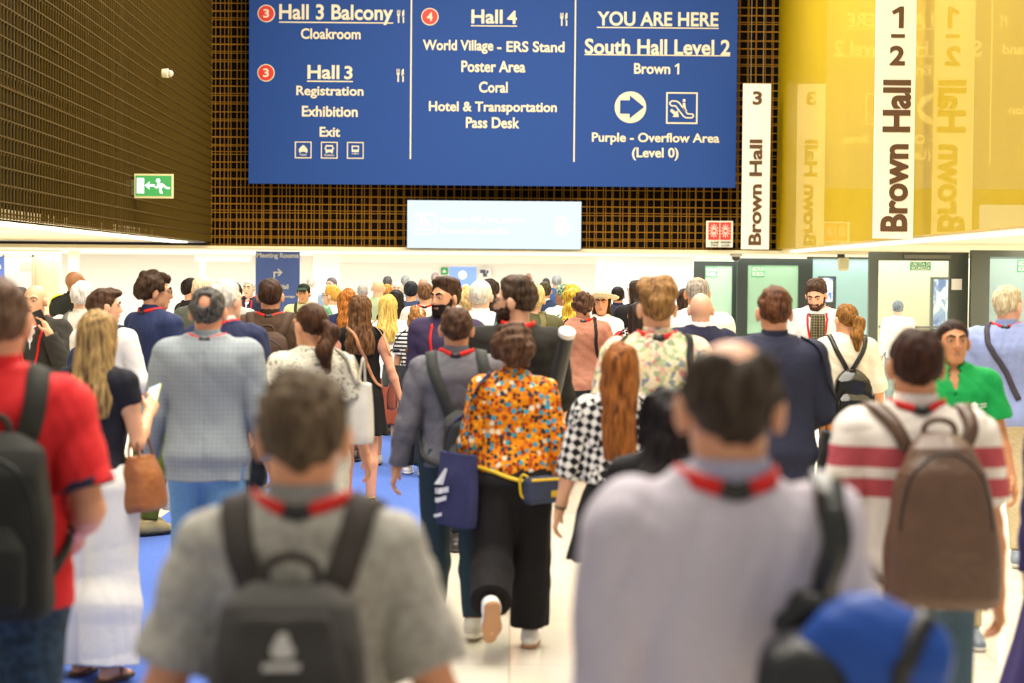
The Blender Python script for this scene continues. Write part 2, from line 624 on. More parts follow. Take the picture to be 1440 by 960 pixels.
def keep_main(V, Fc, minshare=0.04):
    """drops specks: connected pieces far smaller than the largest"""
    n = len(V)
    lab = np.arange(n)
    while True:
        m = lab[Fc].min(1)
        new = lab.copy()
        for c in range(Fc.shape[1]): np.minimum.at(new, Fc[:, c], m)
        new = new[new]
        if (new == lab).all(): break
        lab = new
    u, inv, cnt = np.unique(lab, return_inverse=True, return_counts=True)
    ok = cnt[inv] >= minshare * cnt.max()
    if ok.all(): return V, Fc
    idx = np.cumsum(ok) - 1
    return V[ok], idx[Fc[ok[Fc].all(1)]]

def solid_mesh(s, h, one=True):
    """surface-net mesh of a solid at cell size h"""
    lo, hi = s.bounds()
    lo = lo - 2.5 * h; hi = hi + 2.5 * h
    B = 4
    nb = np.ceil((hi - lo) / (h * B)).astype(int)
    mg = max(0.05, 7 * h)
    ax = [lo[i] + (np.arange(nb[i]) + 0.5) * B * h for i in range(3)]
    G = np.stack(np.meshgrid(*ax, indexing='ij'), -1).reshape(-1, 3)
    Dc = s.ev(G, mg).reshape(nb)
    act = np.abs(Dc) < h * B * 1.55
    def up(a):
        for i in range(3): a = np.repeat(a, B, axis=i)
        return a
    # grow by one layer at the far side so that shared corners are evaluated
    M = up(act)
    Mg = np.zeros(tuple(d + 1 for d in M.shape), bool)
    for dx in (0, 1):
        for dy in (0, 1):
            for dz in (0, 1):
                Mg[dx:dx + M.shape[0], dy:dy + M.shape[1], dz:dz + M.shape[2]] |= M
    D = np.pad(up(Dc), ((0, 1),) * 3, mode='edge')
    I = np.argwhere(Mg)
    D[Mg] = s.ev(lo + I * h, mg)
    D = np.where(D == 0, 1e-6, D)
    ins = D < 0
    n0, n1, n2 = [d - 1 for d in D.shape]
    cnt = np.zeros((n0, n1, n2), np.int8)
    for dx in (0, 1):
        for dy in (0, 1):
            for dz in (0, 1):
                cnt += ins[dx:dx + n0, dy:dy + n1, dz:dz + n2]
    A = (cnt > 0) & (cnt < 8)
    C = np.argwhere(A)
    if not len(C): return np.zeros((0, 3)), np.zeros((0, 4), int)
    idx = np.full(A.shape, -1, np.int64); idx[A] = np.arange(len(C))
    pos = np.zeros((len(C), 3)); w = np.zeros(len(C))
    for a, b in _EDG:
        a = np.array(a); b = np.array(b)
        va = D[tuple((C + a).T)]; vb = D[tuple((C + b).T)]
        m = (va < 0) != (vb < 0)
        t = np.where(m, va / np.where(m, va - vb, 1), 0)
        pos += np.where(m[:, None], a + t[:, None] * (b - a), 0); w += m
    V = lo + h * (C + pos / w[:, None])
    F_ = []
    for axis in range(3):
        o1, o2 = [(1, 2), (2, 0), (0, 1)][axis]
        sl0 = [slice(None)] * 3; sl1 = [slice(None)] * 3
        sl0[axis] = slice(0, -1); sl1[axis] = slice(1, None)
        s0 = ins[tuple(sl0)]; s1 = ins[tuple(sl1)]
        E = np.argwhere(s0 != s1)
        E = E[(E[:, o1] > 0) & (E[:, o2] > 0)]
        E = E[(E[:, o1] < A.shape[o1]) & (E[:, o2] < A.shape[o2])]
        if not len(E): continue
        flip = s0[tuple(E.T)]
        e1 = np.zeros(3, int); e1[o1] = 1
        e2 = np.zeros(3, int); e2[o2] = 1
        q = np.stack([idx[tuple((E - e1 - e2).T)], idx[tuple((E - e2).T)], idx[tuple(E.T)], idx[tuple((E - e1).T)]], 1)
        q = np.where(flip[:, None], q, q[:, ::-1])
        F_.append(q[(q >= 0).all(1)])
    Fc = np.concatenate(F_)
    # one step onto the true surface
    e = h * 0.3
    d0 = s.ev(V, mg)
    g = np.stack([s.ev(V + np.eye(3)[i] * e, mg) - d0 for i in range(3)], 1) / e
    gl = (g * g).sum(1)
    st = np.clip(d0 / np.maximum(gl, 0.25), -0.5 * h, 0.5 * h)
    V = V - np.where((np.abs(d0) < BIG * 0.9)[:, None], g * st[:, None], 0)
    if one: V, Fc = keep_main(V, Fc)
    return V, Fc

def grad(f, P, e=0.004):
    g = np.stack([f(P + np.eye(3)[i] * e) - f(P - np.eye(3)[i] * e) for i in range(3)], 1)
    return g / (np.linalg.norm(g, axis=1)[:, None] + 1e-9)

def project(f, P, off, it=6):
    P = np.array(P, float)
    for _ in range(it):
        g = grad(f, P)
        d = f(P) - off
        P = P - g * np.clip(d, -0.05, 0.05)[:, None]
    return P

def catmull(pts, n=40, closed=False):
    P = np.array(pts, float)
    if closed: P = np.concatenate([P[-1:], P, P[:2]])
    else: P = np.concatenate([2 * P[:1] - P[1:2], P, 2 * P[-1:] - P[-2:-1]])
    m = len(P) - 3
    t = np.linspace(0, m, n + (0 if not closed else 1))
    if closed: t = t[:-1]
    i = np.minimum(t.astype(int), m - 1); f = (t - i)[:, None]
    p0, p1, p2, p3 = P[i], P[i + 1], P[i + 2], P[i + 3]
    return 0.5 * (2 * p1 + (p2 - p0) * f + (2 * p0 - 5 * p1 + 4 * p2 - p3) * f ** 2 + (3 * p1 - p0 - 3 * p2 + p3) * f ** 3)

def ribbon(P, Nn, width, thick, closed=False):
    """flat band along P whose face looks along Nn"""
    P = np.array(P); n = len(P)
    T = np.roll(P, -1, 0) - np.roll(P, 1, 0) if closed else np.gradient(P, axis=0)
    T /= np.linalg.norm(T, axis=1)[:, None] + 1e-9
    W = np.cross(T, Nn); W /= np.linalg.norm(W, axis=1)[:, None] + 1e-9
    Nn = np.cross(W, T)
    w = np.broadcast_to(np.asarray(width, float), (n,))[:, None]
    V = np.stack([P + W * w / 2 - Nn * thick / 2, P + W * w / 2 + Nn * thick / 2, P - W * w / 2 + Nn * thick / 2, P - W * w / 2 - Nn * thick / 2], 1).reshape(-1, 3)
    F_ = []
    for i in range(n if closed else n - 1):
        j = (i + 1) % n
        for c in range(4):
            F_.append((4 * i + c, 4 * i + (c + 1) % 4, 4 * j + (c + 1) % 4, 4 * j + c))
    if not closed:
        F_ += [(3, 2, 1, 0), (4 * n - 4, 4 * n - 3, 4 * n - 2, 4 * n - 1)]
    return V, np.array(F_)

def tube(P, r, seg=8, closed=False):
    P = np.array(P, float); n = len(P)
    T = np.roll(P, -1, 0) - np.roll(P, 1, 0) if closed else np.gradient(P, axis=0)
    T /= np.linalg.norm(T, axis=1)[:, None] + 1e-9
    u = np.cross(T[0], (0.3, 0.5, 0.8)); u = nrm(u)
    V = []
    rr = np.broadcast_to(np.asarray(r, float), (n,))
    for i in range(n):
        u = nrm(u - T[i] * (u @ T[i])); v = np.cross(T[i], u)
        for j in range(seg):
            a = 2 * math.pi * j / seg
            V.append(P[i] + rr[i] * (math.cos(a) * u + math.sin(a) * v))
    F_ = []
    for i in range(n if closed else n - 1):
        k = (i + 1) % n
        for j in range(seg):
            F_.append((i * seg + j, i * seg + (j + 1) % seg, k * seg + (j + 1) % seg, k * seg + j))
    return np.array(V), np.array(F_)
# ------------------------------------------------------------------ people
QUAL = 1.0          # cell-size factor
PEOPLE = {}
RED = '#d8241f'

PROF_M = [(0.80, .135, .085, 0, 0), (0.86, .160, .108, 0, -.005), (0.92, .172, .118, 0, -.012), (1.0, .160, .108, 0, -.004), (1.08, .147, .100, 0, .004),
          (1.18, .153, .105, 0, .006), (1.28, .168, .115, 0, 0), (1.36, .172, .115, 0, -.010), (1.42, .155, .098, 0, -.018), (1.46, .105, .080, 0, -.022), (1.50, .062, .06, 0, -.022)]
PROF_F = [(0.80, .135, .085, 0, 0), (0.86, .168, .108, 0, -.008), (0.92, .178, .120, 0, -.016), (1.0, .155, .102, 0, -.008), (1.08, .126, .088, 0, .004),
          (1.18, .130, .092, 0, .006), (1.28, .146, .104, 0, .004), (1.36, .150, .102, 0, -.006), (1.42, .136, .088, 0, -.016), (1.46, .092, .070, 0, -.020), (1.50, .052, .052, 0, -.022)]

def ease(prof, e, eb=None):
    eb = e if eb is None else eb
    return [(r[0], r[1] + e, r[2] + eb, r[3], r[4]) for r in prof]

class Person:
    def __init__(s, key, px, py, sc, label, yaw=0, sex='m', build=1.0, arms=((0, 8, 12), (0, 8, 12)), legs=((8, 4, 0), (-8, 6, 0)),
                 head=(0, 0, 0), lean=2, skin_c='#e0a883', hair_top=0.018, H=None, hand_curl=28, neck=1.0, bend=(None, None), X=None, headk=1.0):
        d = FPX / sc
        W = unproj(px, py, d)
        s.h = (W.z if H is None else H)
        s.key = key; s.sc = sc; s.sex = sex; s.fem = sex == 'f'; s.build = build; s.skin = skin(skin_c)
        s.res = max(0.0062, min(0.017, 2.1 / sc)) * QUAL
        s.rng = random.Random(key)
        s.seed = s.rng.randint(0, 99999)
        s.headk = headk
        # --- joints (reference person 1.75 m)
        piv = np.array((0, 0, .95))
        s.RT = rotm('X', -lean); s.piv = piv
        f = s.fem
        s.shw = (.158 if f else .174) * (0.55 + 0.45 * build)
        s.prof = [(r[0], r[1] * build, r[2] * build, r[3], r[4]) for r in (PROF_F if f else PROF_M)]
        s.arm = []; s.leg = []
        for i, sg in enumerate((-1, 1)):
            sw, ab, el = arms[i][:3]
            S0 = s.pt((sg * s.shw, -.014, 1.405))
            sw_, ab_ = R_(sw), R_(ab)
            dr = np.array((sg * math.sin(ab_), math.cos(ab_) * math.sin(sw_), -math.cos(ab_) * math.cos(sw_)))
            E = S0 + dr * .285
            bd = np.array(bend[i] if bend[i] is not None else (-sg * .25, 1, .25), float)
            bd = nrm(bd - dr * (bd @ dr))
            fd = math.cos(R_(el)) * dr + math.sin(R_(el)) * bd
            Wr = E + fd * .25
            s.arm.append(dict(S=S0, E=E, W=Wr, d=fd, sg=sg, up=dr))
            sw, kn, fp = legs[i][:3]
            ab = legs[i][3] if len(legs[i]) > 3 else 1.5
            Hj = np.array((sg * .09, 0, .92))
            t = R_(sw)
            dr = np.array((sg * math.sin(R_(ab)), math.sin(t), -math.cos(t)))
            K = Hj + dr * .43
            t2 = R_(sw - kn)
            dr2 = np.array((sg * math.sin(R_(ab)) * .5, math.sin(t2), -math.cos(t2)))
            A = K + dr2 * .41
            Rf = rotm('Z', -sg * 8) @ rotm('X', -fp)
            s.leg.append(dict(H=Hj, K=K, A=A, R=Rf, sg=sg, d=dr2))
        lows = []
        for l in s.leg:
            for q in ((0, -.07, -.08), (0, .17, -.08)):
                lows.append((l['A'] + l['R'] @ np.array(q))[2])
        s.zmin = min(lows)
        # --- head
        s.np_ = s.pt((0, -.022, 1.455))
        pv = s.pt((0, -.02, 1.518))
        hy, hp, hr = head
        s.RH = rotm('Z', hy) @ rotm('X', hp) @ rotm('Y', hr)
        s.hc = pv + s.RH @ np.array((0, .012, .105))
        top = s.hc[2] + .114 * headk + hair_top
        s.k = s.h / (top - s.zmin)
        hw = s.hc * s.k
        # root so that the head stands at the pixel
        cy, sy = math.cos(R_(yaw)), math.sin(R_(yaw))
        off = (cy * hw[0] - sy * hw[1], sy * hw[0] + cy * hw[1])
        s.root = empty('person', (W.x - off[0], d - off[1] * 0.0, 0), R_(yaw))
        tag(s.root, label, 'person')
        s.yaw = yaw
        s.surfs = []
        PEOPLE[key] = s
        s.body()

    def pt(s, p):
        return s.piv + s.RT @ (np.asarray(p, float) - s.piv)

    def out(s, V):
        V = np.asarray(V, float).copy()
        V[:, 2] -= s.zmin
        return V * s.k

    def put(s, name, V, Fc, mat, parent=None, smooth=True):
        return mesh_obj(name, s.out(V), Fc, mat, parent or s.root, smooth)

    def solid(s, name, so, mat, parent=None, h=None, one=True):
        V, Fc = solid_mesh(so, (h or s.res), one)
        return s.put(name, V, Fc, mat, parent)

    def surf(s, P, m=0.12):
        d = np.full(len(P), BIG)
        for so in s.surfs: d = np.minimum(d, so.ev(P, m))
        return d

    # ---------------------------------------------------------------- body
    def hp(s, p):
        return s.hc + s.RH @ (np.asarray(p, float) * s.headk)

    def head_solid(s, B, k=0.012):
        R = s.RH; g = s.headk
        B.ell(s.hp((0, -.012, .022)), np.array((.076, .097, .092)) * g, R, k)
        B.ell(s.hp((0, .026, -.055)), np.array((.058 if s.fem else .063, .064, .056)) * g, R, .03)
        B.cone(s.hp((-.018, .066, -.092)), s.hp((.018, .066, -.092)), .021, .021, .02)
        B.ell(s.hp((0, .045, -.01)), np.array((.06, .048, .06)) * g, R, .02)
        for sg in (-1, 1):
            B.ell(s.hp((sg * .036, .098, .012)), np.array((.019, .016, .013)) * g, R, .012, 's')
            B.cone(s.hp((sg * .018, .086, .032)), s.hp((sg * .05, .074, .03)), .010, .008, .012)
            B.ell(s.hp((sg * .083, -.006, -.010)), np.array((.011, .022, .035)) * g, R @ rotm('Z', sg * -24) @ rotm('X', -8), .006)
        B.cone(s.hp((0, .092, .018)), s.hp((0, .106, -.022)), .009, .0125, .012)
        B.cone(s.hp((-.011, .097, -.026)), s.hp((.011, .097, -.026)), .009, .009, .008)
        B.cone(s.hp((-.016, .085, -.053)), s.hp((.016, .085, -.053)), .008, .008, .007)
        B.cone(s.hp((-.013, .083, -.064)), s.hp((.013, .083, -.064)), .0085, .0085, .007)

    def body(s):
        f = s.fem
        B = S()
        B.loft(s.prof, o=s.piv - s.RT @ s.piv, R=s.RT, n=2.25, rnd=.03)
        nr = (.047 if f else .057)
        if f:
            for sg in (-1, 1): B.ell(s.pt((sg * .07, .085, 1.27)), (.062, .052, .062), None, .03)
        B.cone(s.np_ - np.array((0, 0, .03)), s.hp((0, -.022, -.045)), nr * 1.06, nr, .03)
        for sg in (-1, 1):
            B.cone(s.pt((sg * .045, -.028, 1.464)), s.pt((sg * s.shw * .86, -.018, 1.415)), .032, .045, .035)
        ar = .86 if f else 1.0
        ar *= (0.6 + 0.4 * s.build)
        for a in s.arm:
            B.cone(a['S'], a['S'] + a['up'] * .1, .060 * ar, .054 * ar, .03)
            B.cone(a['S'] + a['up'] * .08, a['E'], .054 * ar, .040 * ar, .02)
            mid = a['E'] + a['d'] * .08
            B.cone(a['E'], mid, .041 * ar, .043 * ar, .015)
            B.cone(mid, a['W'], .043 * ar, .027 * ar, .015)
            s.hand(B, a)
        lr = 1.03 if f else 1.0
        for l in s.leg:
            m = l['K'] - (l['K'] - l['H']) * .12
            B.cone(l['H'] + np.array((0, -.004, -.01)), m, .094 * lr, .056, .03)
            B.cone(m, l['K'], .056, .052, .02)
            c = l['K'] + (l['A'] - l['K']) * .3 + np.array((0, -.014, 0))
            B.cone(l['K'], c, .051, .056, .025)
            B.cone(c, l['A'], .056, .036, .025)
            R = l['R']; A = l['A']
            B.cone(A, A + R @ np.array((0, -.03, -.045)), .036, .03, .02)
            B.cone(A + R @ np.array((0, .01, -.03)), A + R @ np.array((0, .11, -.052)), .036, .026, .02)
            B.cone(A + R @ np.array((-.012 * l['sg'], .11, -.054)), A + R @ np.array((0, .155, -.06)), .024, .018, .015)
        s.head_solid(B)
        s.B = B
        s.surfs.append(B)
        s.body_o = s.solid('body', B, s.skin)

    def hand(s, B, a, k=0.006):
        d = a['d']; sg = a['sg']
        side = a.get('side')
        side = np.array((0, 1, 0.1)) if side is None else side
        if abs(d[1]) > .75 and a.get('side') is None: side = np.array((-sg * .5, 0, 1.0))
        side = nrm(side - d * (side @ d))
        n = np.cross(d, side)
        if n[0] * -sg < 0: n = -n
        g = .9 if s.fem else 1.0
        W = a['W']
        a['n'] = n; a['sd'] = side
        R = np.stack([side, n, d], 1)
        B.box(W + d * .048 * g, (.041 * g, .0145 * g, .05 * g), R, .013, .012)
        B.cone(W - d * .02, W + d * .03, .026 * g, .024 * g, .015)
        rad = max(.0086 * g, s.res * .72)
        curl = 32
        for j, (o, ln) in enumerate(((.031, .072), (.011, .080), (-.010, .075), (-.029, .060))):
            p = W + (d * .092 + side * o) * g
            cc = curl + 5 * j
            v = d
            rr = rad
            for q, (fr, an) in enumerate(((.42, .55), (.32, 1.25), (.26, 1.9))):
                dv = nrm(d * math.cos(R_(cc * an)) + n * math.sin(R_(cc * an)) + side * o * 1.2)
                p2 = p + dv * ln * fr * g
                B.cone(p, p2, rr, rr * .93, k)
                p = p2; rr *= .93
        p = W + (d * .025 + side * .034 + n * .006) * g
        q = p + nrm(d * .7 + side * .62 + n * .3) * .036 * g
        r = q + nrm(d * .95 + side * .15 + n * .35) * .034 * g
        B.cone(p, q, rad * 1.35, rad * 1.15, .008)
        B.cone(q, r, rad * 1.15, rad, k)
        a['palm'] = W + d * .08 * g + n * .018

    # ---------------------------------------------------------------- face
    def face(s, brow='#3a2618', iris='#4a3222', lips='#b5695c'):
        g = s.headk
        for sg in (-1, 1):
            e = S().ell(s.hp((sg * .033, .081, .012)), np.array((.0125, .0105, .0085)) * g, s.RH)
            eo = s.solid('eye', e, plain('#cfc4ba', .3), h=.003)
            i = S().ell(s.hp((sg * .033, .0875, .0115)), np.array((.0068, .0055, .0068)) * g, s.RH)
            s.solid('iris', i, plain(iris, .15), eo, h=.0022)
            lid = S().cone(s.hp((sg * .02, .0885, .0185)), s.hp((sg * .046, .0825, .0175)), .0055, .005)
            s.solid('eyelid', lid, s.skin, eo, h=.003)
            b = S().cone(s.hp((sg * .014, .0955, .032)), s.hp((sg * .034, .0925, .039)), .0065, .006, .004).cone(s.hp((sg * .034, .0925, .039)), s.hp((sg * .052, .081, .034)), .005, .003, .004)
            s.solid('eyebrow', b, hair(brow), h=.003)
        m = S().cone(s.hp((-.021, .086, -.0585)), s.hp((0, .0935, -.0565)), .0035, .0055, .004).cone(s.hp((.021, .086, -.0585)), s.hp((0, .0935, -.0565)), .0035, .0055, .004)
        m.cone(s.hp((-.014, .088, -.0645)), s.hp((.014, .088, -.0645)), .005, .005, .004)
        s.solid('mouth', m, plain(lips, .5), h=.003)

    def beard(s, c='#2e1f15', t=.008, full=True):
        B = S(); g = s.headk; R = s.RH
        B.ell(s.hp((0, .026, -.055)), np.array((.063 + t, .064 + t, .056 + t)) * g, R, .02)
        B.cone(s.hp((-.018, .066, -.092)), s.hp((.018, .066, -.092)), .021 + t, .021 + t, .02)
        for sg in (-1, 1):
            B.cone(s.hp((sg * .068, .012, -.005)), s.hp((sg * .058, .03, -.06)), .012, .014, .01)
        B.cone(s.hp((-.026, .088, -.044)), s.hp((.026, .088, -.044)), .009, .009, .006)
        fn = lambda P: ((P - s.hc) @ s.RH)[:, 2] + .030 + np.where(np.abs(((P - s.hc) @ s.RH)[:, 0]) > .052, -.03, 0)
        B.isect(fn, .008)
        B.isect(lambda P: -(((P - s.hc) @ s.RH)[:, 1] - .008), .008)
        B.ell(s.hp((0, .1, -.059)), np.array((.022, .03, .009)) * g, R, .004, 's')
        B.wrinkle(.0015, 260, s.seed)
        return s.solid('beard', B, hair(c), h=min(s.res, .006))

    def glasses(s, c='#201a18'):
        o = None
        for sg in (-1, 1):
            ring = [s.hp((sg * .034 + .023 * math.cos(t), .103 - .012 * abs(math.cos(t)) * 0, .010 + .018 * math.sin(t))) for t in np.linspace(0, 2 * math.pi, 20)[:-1]]
            V, F_ = tube(ring, .0022, 6, True)
            p = s.put('glasses_rim', V, F_, plain(c, .3))
            V, F_ = tube(catmull([s.hp((sg * .057, .102, .014)), s.hp((sg * .078, .06, .014)), s.hp((sg * .082, .0, .012)), s.hp((sg * .080, -.02, -.005))], 12), .0022, 6)
            s.put('glasses_temple', V, F_, plain(c, .3), p)

    # ---------------------------------------------------------------- hair
    def cap(s, t=.014, tt=None, line=(-.085, .80), nape=0.0, ears=True, front=.0, side=None):
        g = s.headk
        tt = t if tt is None else tt
        ts = (t if side is None else side)
        H = S()
        z0, sl = line
        cc = 1 / math.sqrt(1 + sl * sl)
        c0 = np.array((0, -.012, .022)); r0 = np.array((.0765, .0975, .0925))
        def fn(P):
            q = ((P - s.hc) @ s.RH) / g
            u = q - c0
            k0 = np.linalg.norm(u / r0, axis=1); k1 = np.linalg.norm(u / (r0 * r0), axis=1)
            d = k0 * (k0 - 1) / (k1 + 1e-9)
            yc = np.clip((q[:, 1] - .02) / .05, 0, 1)
            ld = (q[:, 2] - (z0 - nape * (1 - yc) + (np.minimum(q[:, 1], .085) + .10) * sl + front + yc * (.016 + .016 * (q[:, 0] / .06) ** 2))) * cc
            w = np.clip(ld / .05, 0, 1); w = w * w * (3 - 2 * w)
            upf = np.clip((q[:, 2] - .03) / .08, 0, 1)
            sd = np.clip(np.abs(q[:, 0]) / .075, 0, 1) ** 2 * (1 - upf)
            th = (t + (tt - t) * upf) * (1 - sd) + ts * sd
            return smax(d - .0015 - th * (.12 + .88 * w), -ld, .008)
        m = max(t, tt, ts) + .012
        lo = s.hp(c0) - (.10 + m) ; hi = s.hp(c0) + (.10 + m)
        H._add(fn, lo, hi, .005)
        if ears:
            for sg in (-1, 1): H.ell(s.hp((sg * .090, .002, -.014)), np.array((.03, .028, .038)) * g, s.RH, .008, 's')
        return H

    def hair_short(s, c, c2=None, t=.014, tt=None, line=(-.085, .80), noise=.003, freq=90, bald=None, nape=.014, front=0, side=None, tuft=None, curls=0, name='hair'):
        H = s.cap(t, tt, line, nape, True, front, (min(t, .008) if side is None and not curls else (side or t)))
        g = s.headk
        if tuft:
            for (p, r) in tuft: H.ell(s.hp(p), np.array(r) * g, s.RH, .025)
        if curls:
            rg = np.random.RandomState(s.seed)
            for _ in range(curls):
                v = nrm(rg.randn(3) * (1, 1, .8) + np.array((0, -.25, .35)))
                if v[1] > .55 and v[2] < .55: continue
                p = np.array((0, -.012, .022)) + v * np.array((.083, .102, .098)) * (1 + t * 4)
                if p[2] < -.075 + max(0, p[1] + .05) * .9: continue
                H.ell(s.hp(p), np.array((.024, .024, .024)) * (0.75 + .7 * rg.rand()), None, .012)
        if bald:
            for (p, r) in bald: H.ell(s.hp(p), np.array(r) * g, s.RH, .012, 's')
        H.wrinkle(noise * min(1, .009 / s.res), freq, s.seed)
        s.hair_o = s.solid(name, H, hair(c, c2), h=min(s.res, .009) if s.sc > 150 else s.res)
        return s.hair_o

    def hair_long(s, c, c2=None, length=.36, width=.1, thick=.05, t=.014, noise=.0035, freq=60, wavy=0.0, frontal=False, back=0.0, flare=0.0, off=0.0):
        H = s.cap(t, t, (-.085, .80), .02, False)
        o = s.hc
        yaw = R_(0)
        Rz = rotm('Z', math.degrees(math.atan2(s.RH[1, 0], s.RH[0, 0])))
        rows = [(.085, .070, .085, 0, -.015), (.03, .088, .096, 0, -.022), (-.04, .096, .094, 0, -.034), (-.12, .099, .070, 0, -.062 - back),
                (-.20, width, thick, off * .4, -.098 - back), (-max(.24, length * .75), width + flare * .6, thick * .85, off * .8, -.118 - back), (-max(.3, length), (width + flare) * .82, thick * .5, off, -.122 - back)]
        C = S()
        C.loft(rows, o=o, R=Rz, n=2.0, rnd=.025)
        fy = .03 if not frontal else .055
        C.isect(lambda P: (((P - o) @ Rz)[:, 1] - fy - .25 * np.clip(((P - o) @ Rz)[:, 2] - .03, -.2, .1)), .02)
        for op in C.ops: H.ops.append(op)
        # the face stays clear
        H.ell(s.hp((0, .085, -.03)), (.066, .075, .105), s.RH, .015, 's')
        if wavy:
            H.wrinkle(wavy, 38, s.seed + 1)
        H.wrinkle(noise, freq, s.seed, (1.6, 1.6, .12))
        s.surfs.append(H)
        s.hair_o = s.solid('hair', H, hair(c, c2), h=min(s.res, .010))
        return s.hair_o

    def hair_tail(s, c, c2=None, root=(0, -.112, .035), pts=((0, -.155, .0), (.01, -.165, -.10), (.015, -.15, -.21)), rs=(.026, .036, .036, .014), t=.010, bun=False, tie='#2a1a12'):
        H = s.cap(t, t, (-.085, .80), .0, True)
        H.wrinkle(.002, 90, s.seed, (1.4, 1.4, .2))
        ho = s.solid('hair', H, hair(c, c2), h=min(s.res, .009))
        T = S()
        P = [s.hp(root)] + [s.hp(p) if abs(p[2]) < .12 else s.hp((0, 0, 0)) + np.array(p) for p in pts]
        if bun:
            T.ell(s.hp((root[0], root[1] - .02, root[2])), (.042, .036, .042), None, .01)
        else:
            T.chain(P, rs, .02)
        T.wrinkle(.003, 80, s.seed, (1.5, 1.5, .15))
        s.solid('ponytail', T, hair(c, c2), ho, h=min(s.res, .009))
        V, F_ = tube([s.hp((root[0] + .025 * math.cos(a), root[1] - .006, root[2] + .025 * math.sin(a))) for a in np.linspace(0, 6.28, 14)[:-1]], .006, 6, True)
        s.put('hair_tie', V, F_, plain(tie, .7), ho)
        s.hair_o = ho
        return ho

    # ---------------------------------------------------------------- clothes
    def top(s, mat, sleeve='short', hem=.90, e=.018, name='shirt', flare=.0, collar=None, neck_r=None, wr=.0035, fr=26, cuff=None, slit=False, neck_drop=0.0, sl_len=None, loose_sl=1.0, shoulders=0.0, vneck=0, hemslant=0.0):
        f = s.fem
        T = S()
        rows = []
        for r in ease(s.prof, e, e * .95):
            if r[0] <= 1.5:
                z = r[0]
                extra = flare * max(0, (1.15 - z)) / .3 * .05
                # a shirt hangs from the chest and does not follow the waist closely
                mina = (.155 if f else .165) * s.build * (1.0 if z < 1.2 else 0)
                mina = mina if e > .012 else 0
                rows.append((z, max(r[1], mina + e * .5) + extra, max(r[2], (.1 + e * .5) * s.build if z < 1.2 else 0) + extra, r[3], r[4]))
        rows = [r for r in rows if r[0] > hem + .015]
        lo = [q for q in ease(s.prof, e, e) if q[0] <= hem + .015]
        a0, b0 = (rows[0][1], rows[0][2])
        rows = [(hem, a0 + flare * .02, b0 + flare * .02, 0, rows[0][4])] + rows
        T.loft(rows, o=s.piv - s.RT @ s.piv, R=s.RT, n=2.3, rnd=.006)
        if f:
            for sg in (-1, 1): T.ell(s.pt((sg * .07, .085, 1.27)), (.062 + e, .052 + e, .062 + e), None, .03)
        for sg in (-1, 1):
            T.cone(s.pt((sg * .045, -.028, 1.466)), s.pt((sg * s.shw * .88, -.018, 1.412)), .035 + e * .75, .045 + e * .9 + shoulders, .04)
        ar = (.86 if f else 1.0) * (0.6 + 0.4 * s.build)
        for a in s.arm:
            S0, E, W, up, d = a['S'], a['E'], a['W'], a['up'], a['d']
            ra = .060 * ar + e + shoulders
            if sleeve == 'none':
                T.cone(s.pt((a['sg'] * s.shw * .6, -.015, 1.40)), s.pt((a['sg'] * s.shw * .8, -.015, 1.40)), .055, .05, .03)
                continue
            if sleeve == 'short':
                ln = sl_len or .19
                T.cone(S0, S0 + up * .06, ra, ra * .98, .035)
                T.cone(S0 + up * .05, S0 + up * ln, ra * .97, (.052 * ar + e * 1.5) * loose_sl, .010, flat=True)
            elif sleeve == 'half':
                T.cone(S0, S0 + up * .06, ra, ra * .96, .035)
                T.cone(S0 + up * .05, E, ra * .95, .046 * ar + e * 1.4, .010)
                T.cone(E, E + d * .05, .046 * ar + e * 1.4, .046 * ar + e * 1.3, .02, flat=True)
            else:
                T.cone(S0, S0 + up * .07, ra, ra * .93, .035)
                T.cone(S0 + up * .05, E, ra * .94, (.042 * ar + e * .95) * loose_sl, .010)
                ln = sl_len or .235
                T.cone(E, E + d * ln, (.043 * ar + e * .95) * loose_sl, (.028 * ar + e * .75) * loose_sl, .012, flat=True)
        nb = s.np_
        nr = neck_r or (.053 if f else .063)
        nd = s.hp((0, -.022, -.045))
        up = nrm(nd - nb)
        T.cone(nb + up * (.030 - neck_drop), nd + up * .05, nr, nr, .012, 's', flat0=True)
        if vneck:
            for t in np.linspace(0, 1, 5): T.ell(s.pt((0, .10, 1.515 - t * (vneck + .055))), (.052 * (1 - t) + .006, .085, .03), None, .01, 's')
        if wr: T.wrinkle(wr, fr, s.seed, (1, 1, .8), True); T.wrinkle(wr * .28, fr * 2.0, s.seed + 5, (1.2, 1.2, .6), True)
        if 'jacket' in name:
            ys = [s.pt((0, min(-.06, -(r[2] + e) + r[4]), r[0])) for r in s.prof if hem < r[0] < 1.45]
            P_ = [np.array((0, q[1] - .012, q[2])) for q in ys]
            for i in range(len(P_) - 1): T.cone(P_[i], P_[i + 1], .011, .011, .012, 's')
            for sg in (-1, 1):
                T.cone(s.pt((sg * .165 * s.build, -.07, hem - .02)), s.pt((sg * .165 * s.build, -.06, hem + .14)), .014, .004, .012, 's')
        s.T = T
        s.surfs.append(T)
        o = s.solid(name, T, mat)
        if collar:
            C = S()
            C.cone(nb + up * (.0 - neck_drop), nb + up * (.088 - neck_drop), nr + .018, nr + .002, .005, flat=True, flat0=True)
            C.cone(nb + up * (-.03 - neck_drop), nb + up * (.12 - neck_drop), nr - .003, nr - .008, .004, 's')
            g = nrm((0, .55, 1))
            C.cone(nb + np.array((0, .10, .0)), nb + np.array((0, .10, .12)), .042, .07, .01, 's')
            s.surfs.append(C)
            s.collar_o = s.solid('collar', C, collar if not isinstance(collar, bool) else mat, o, h=min(s.res, .009))
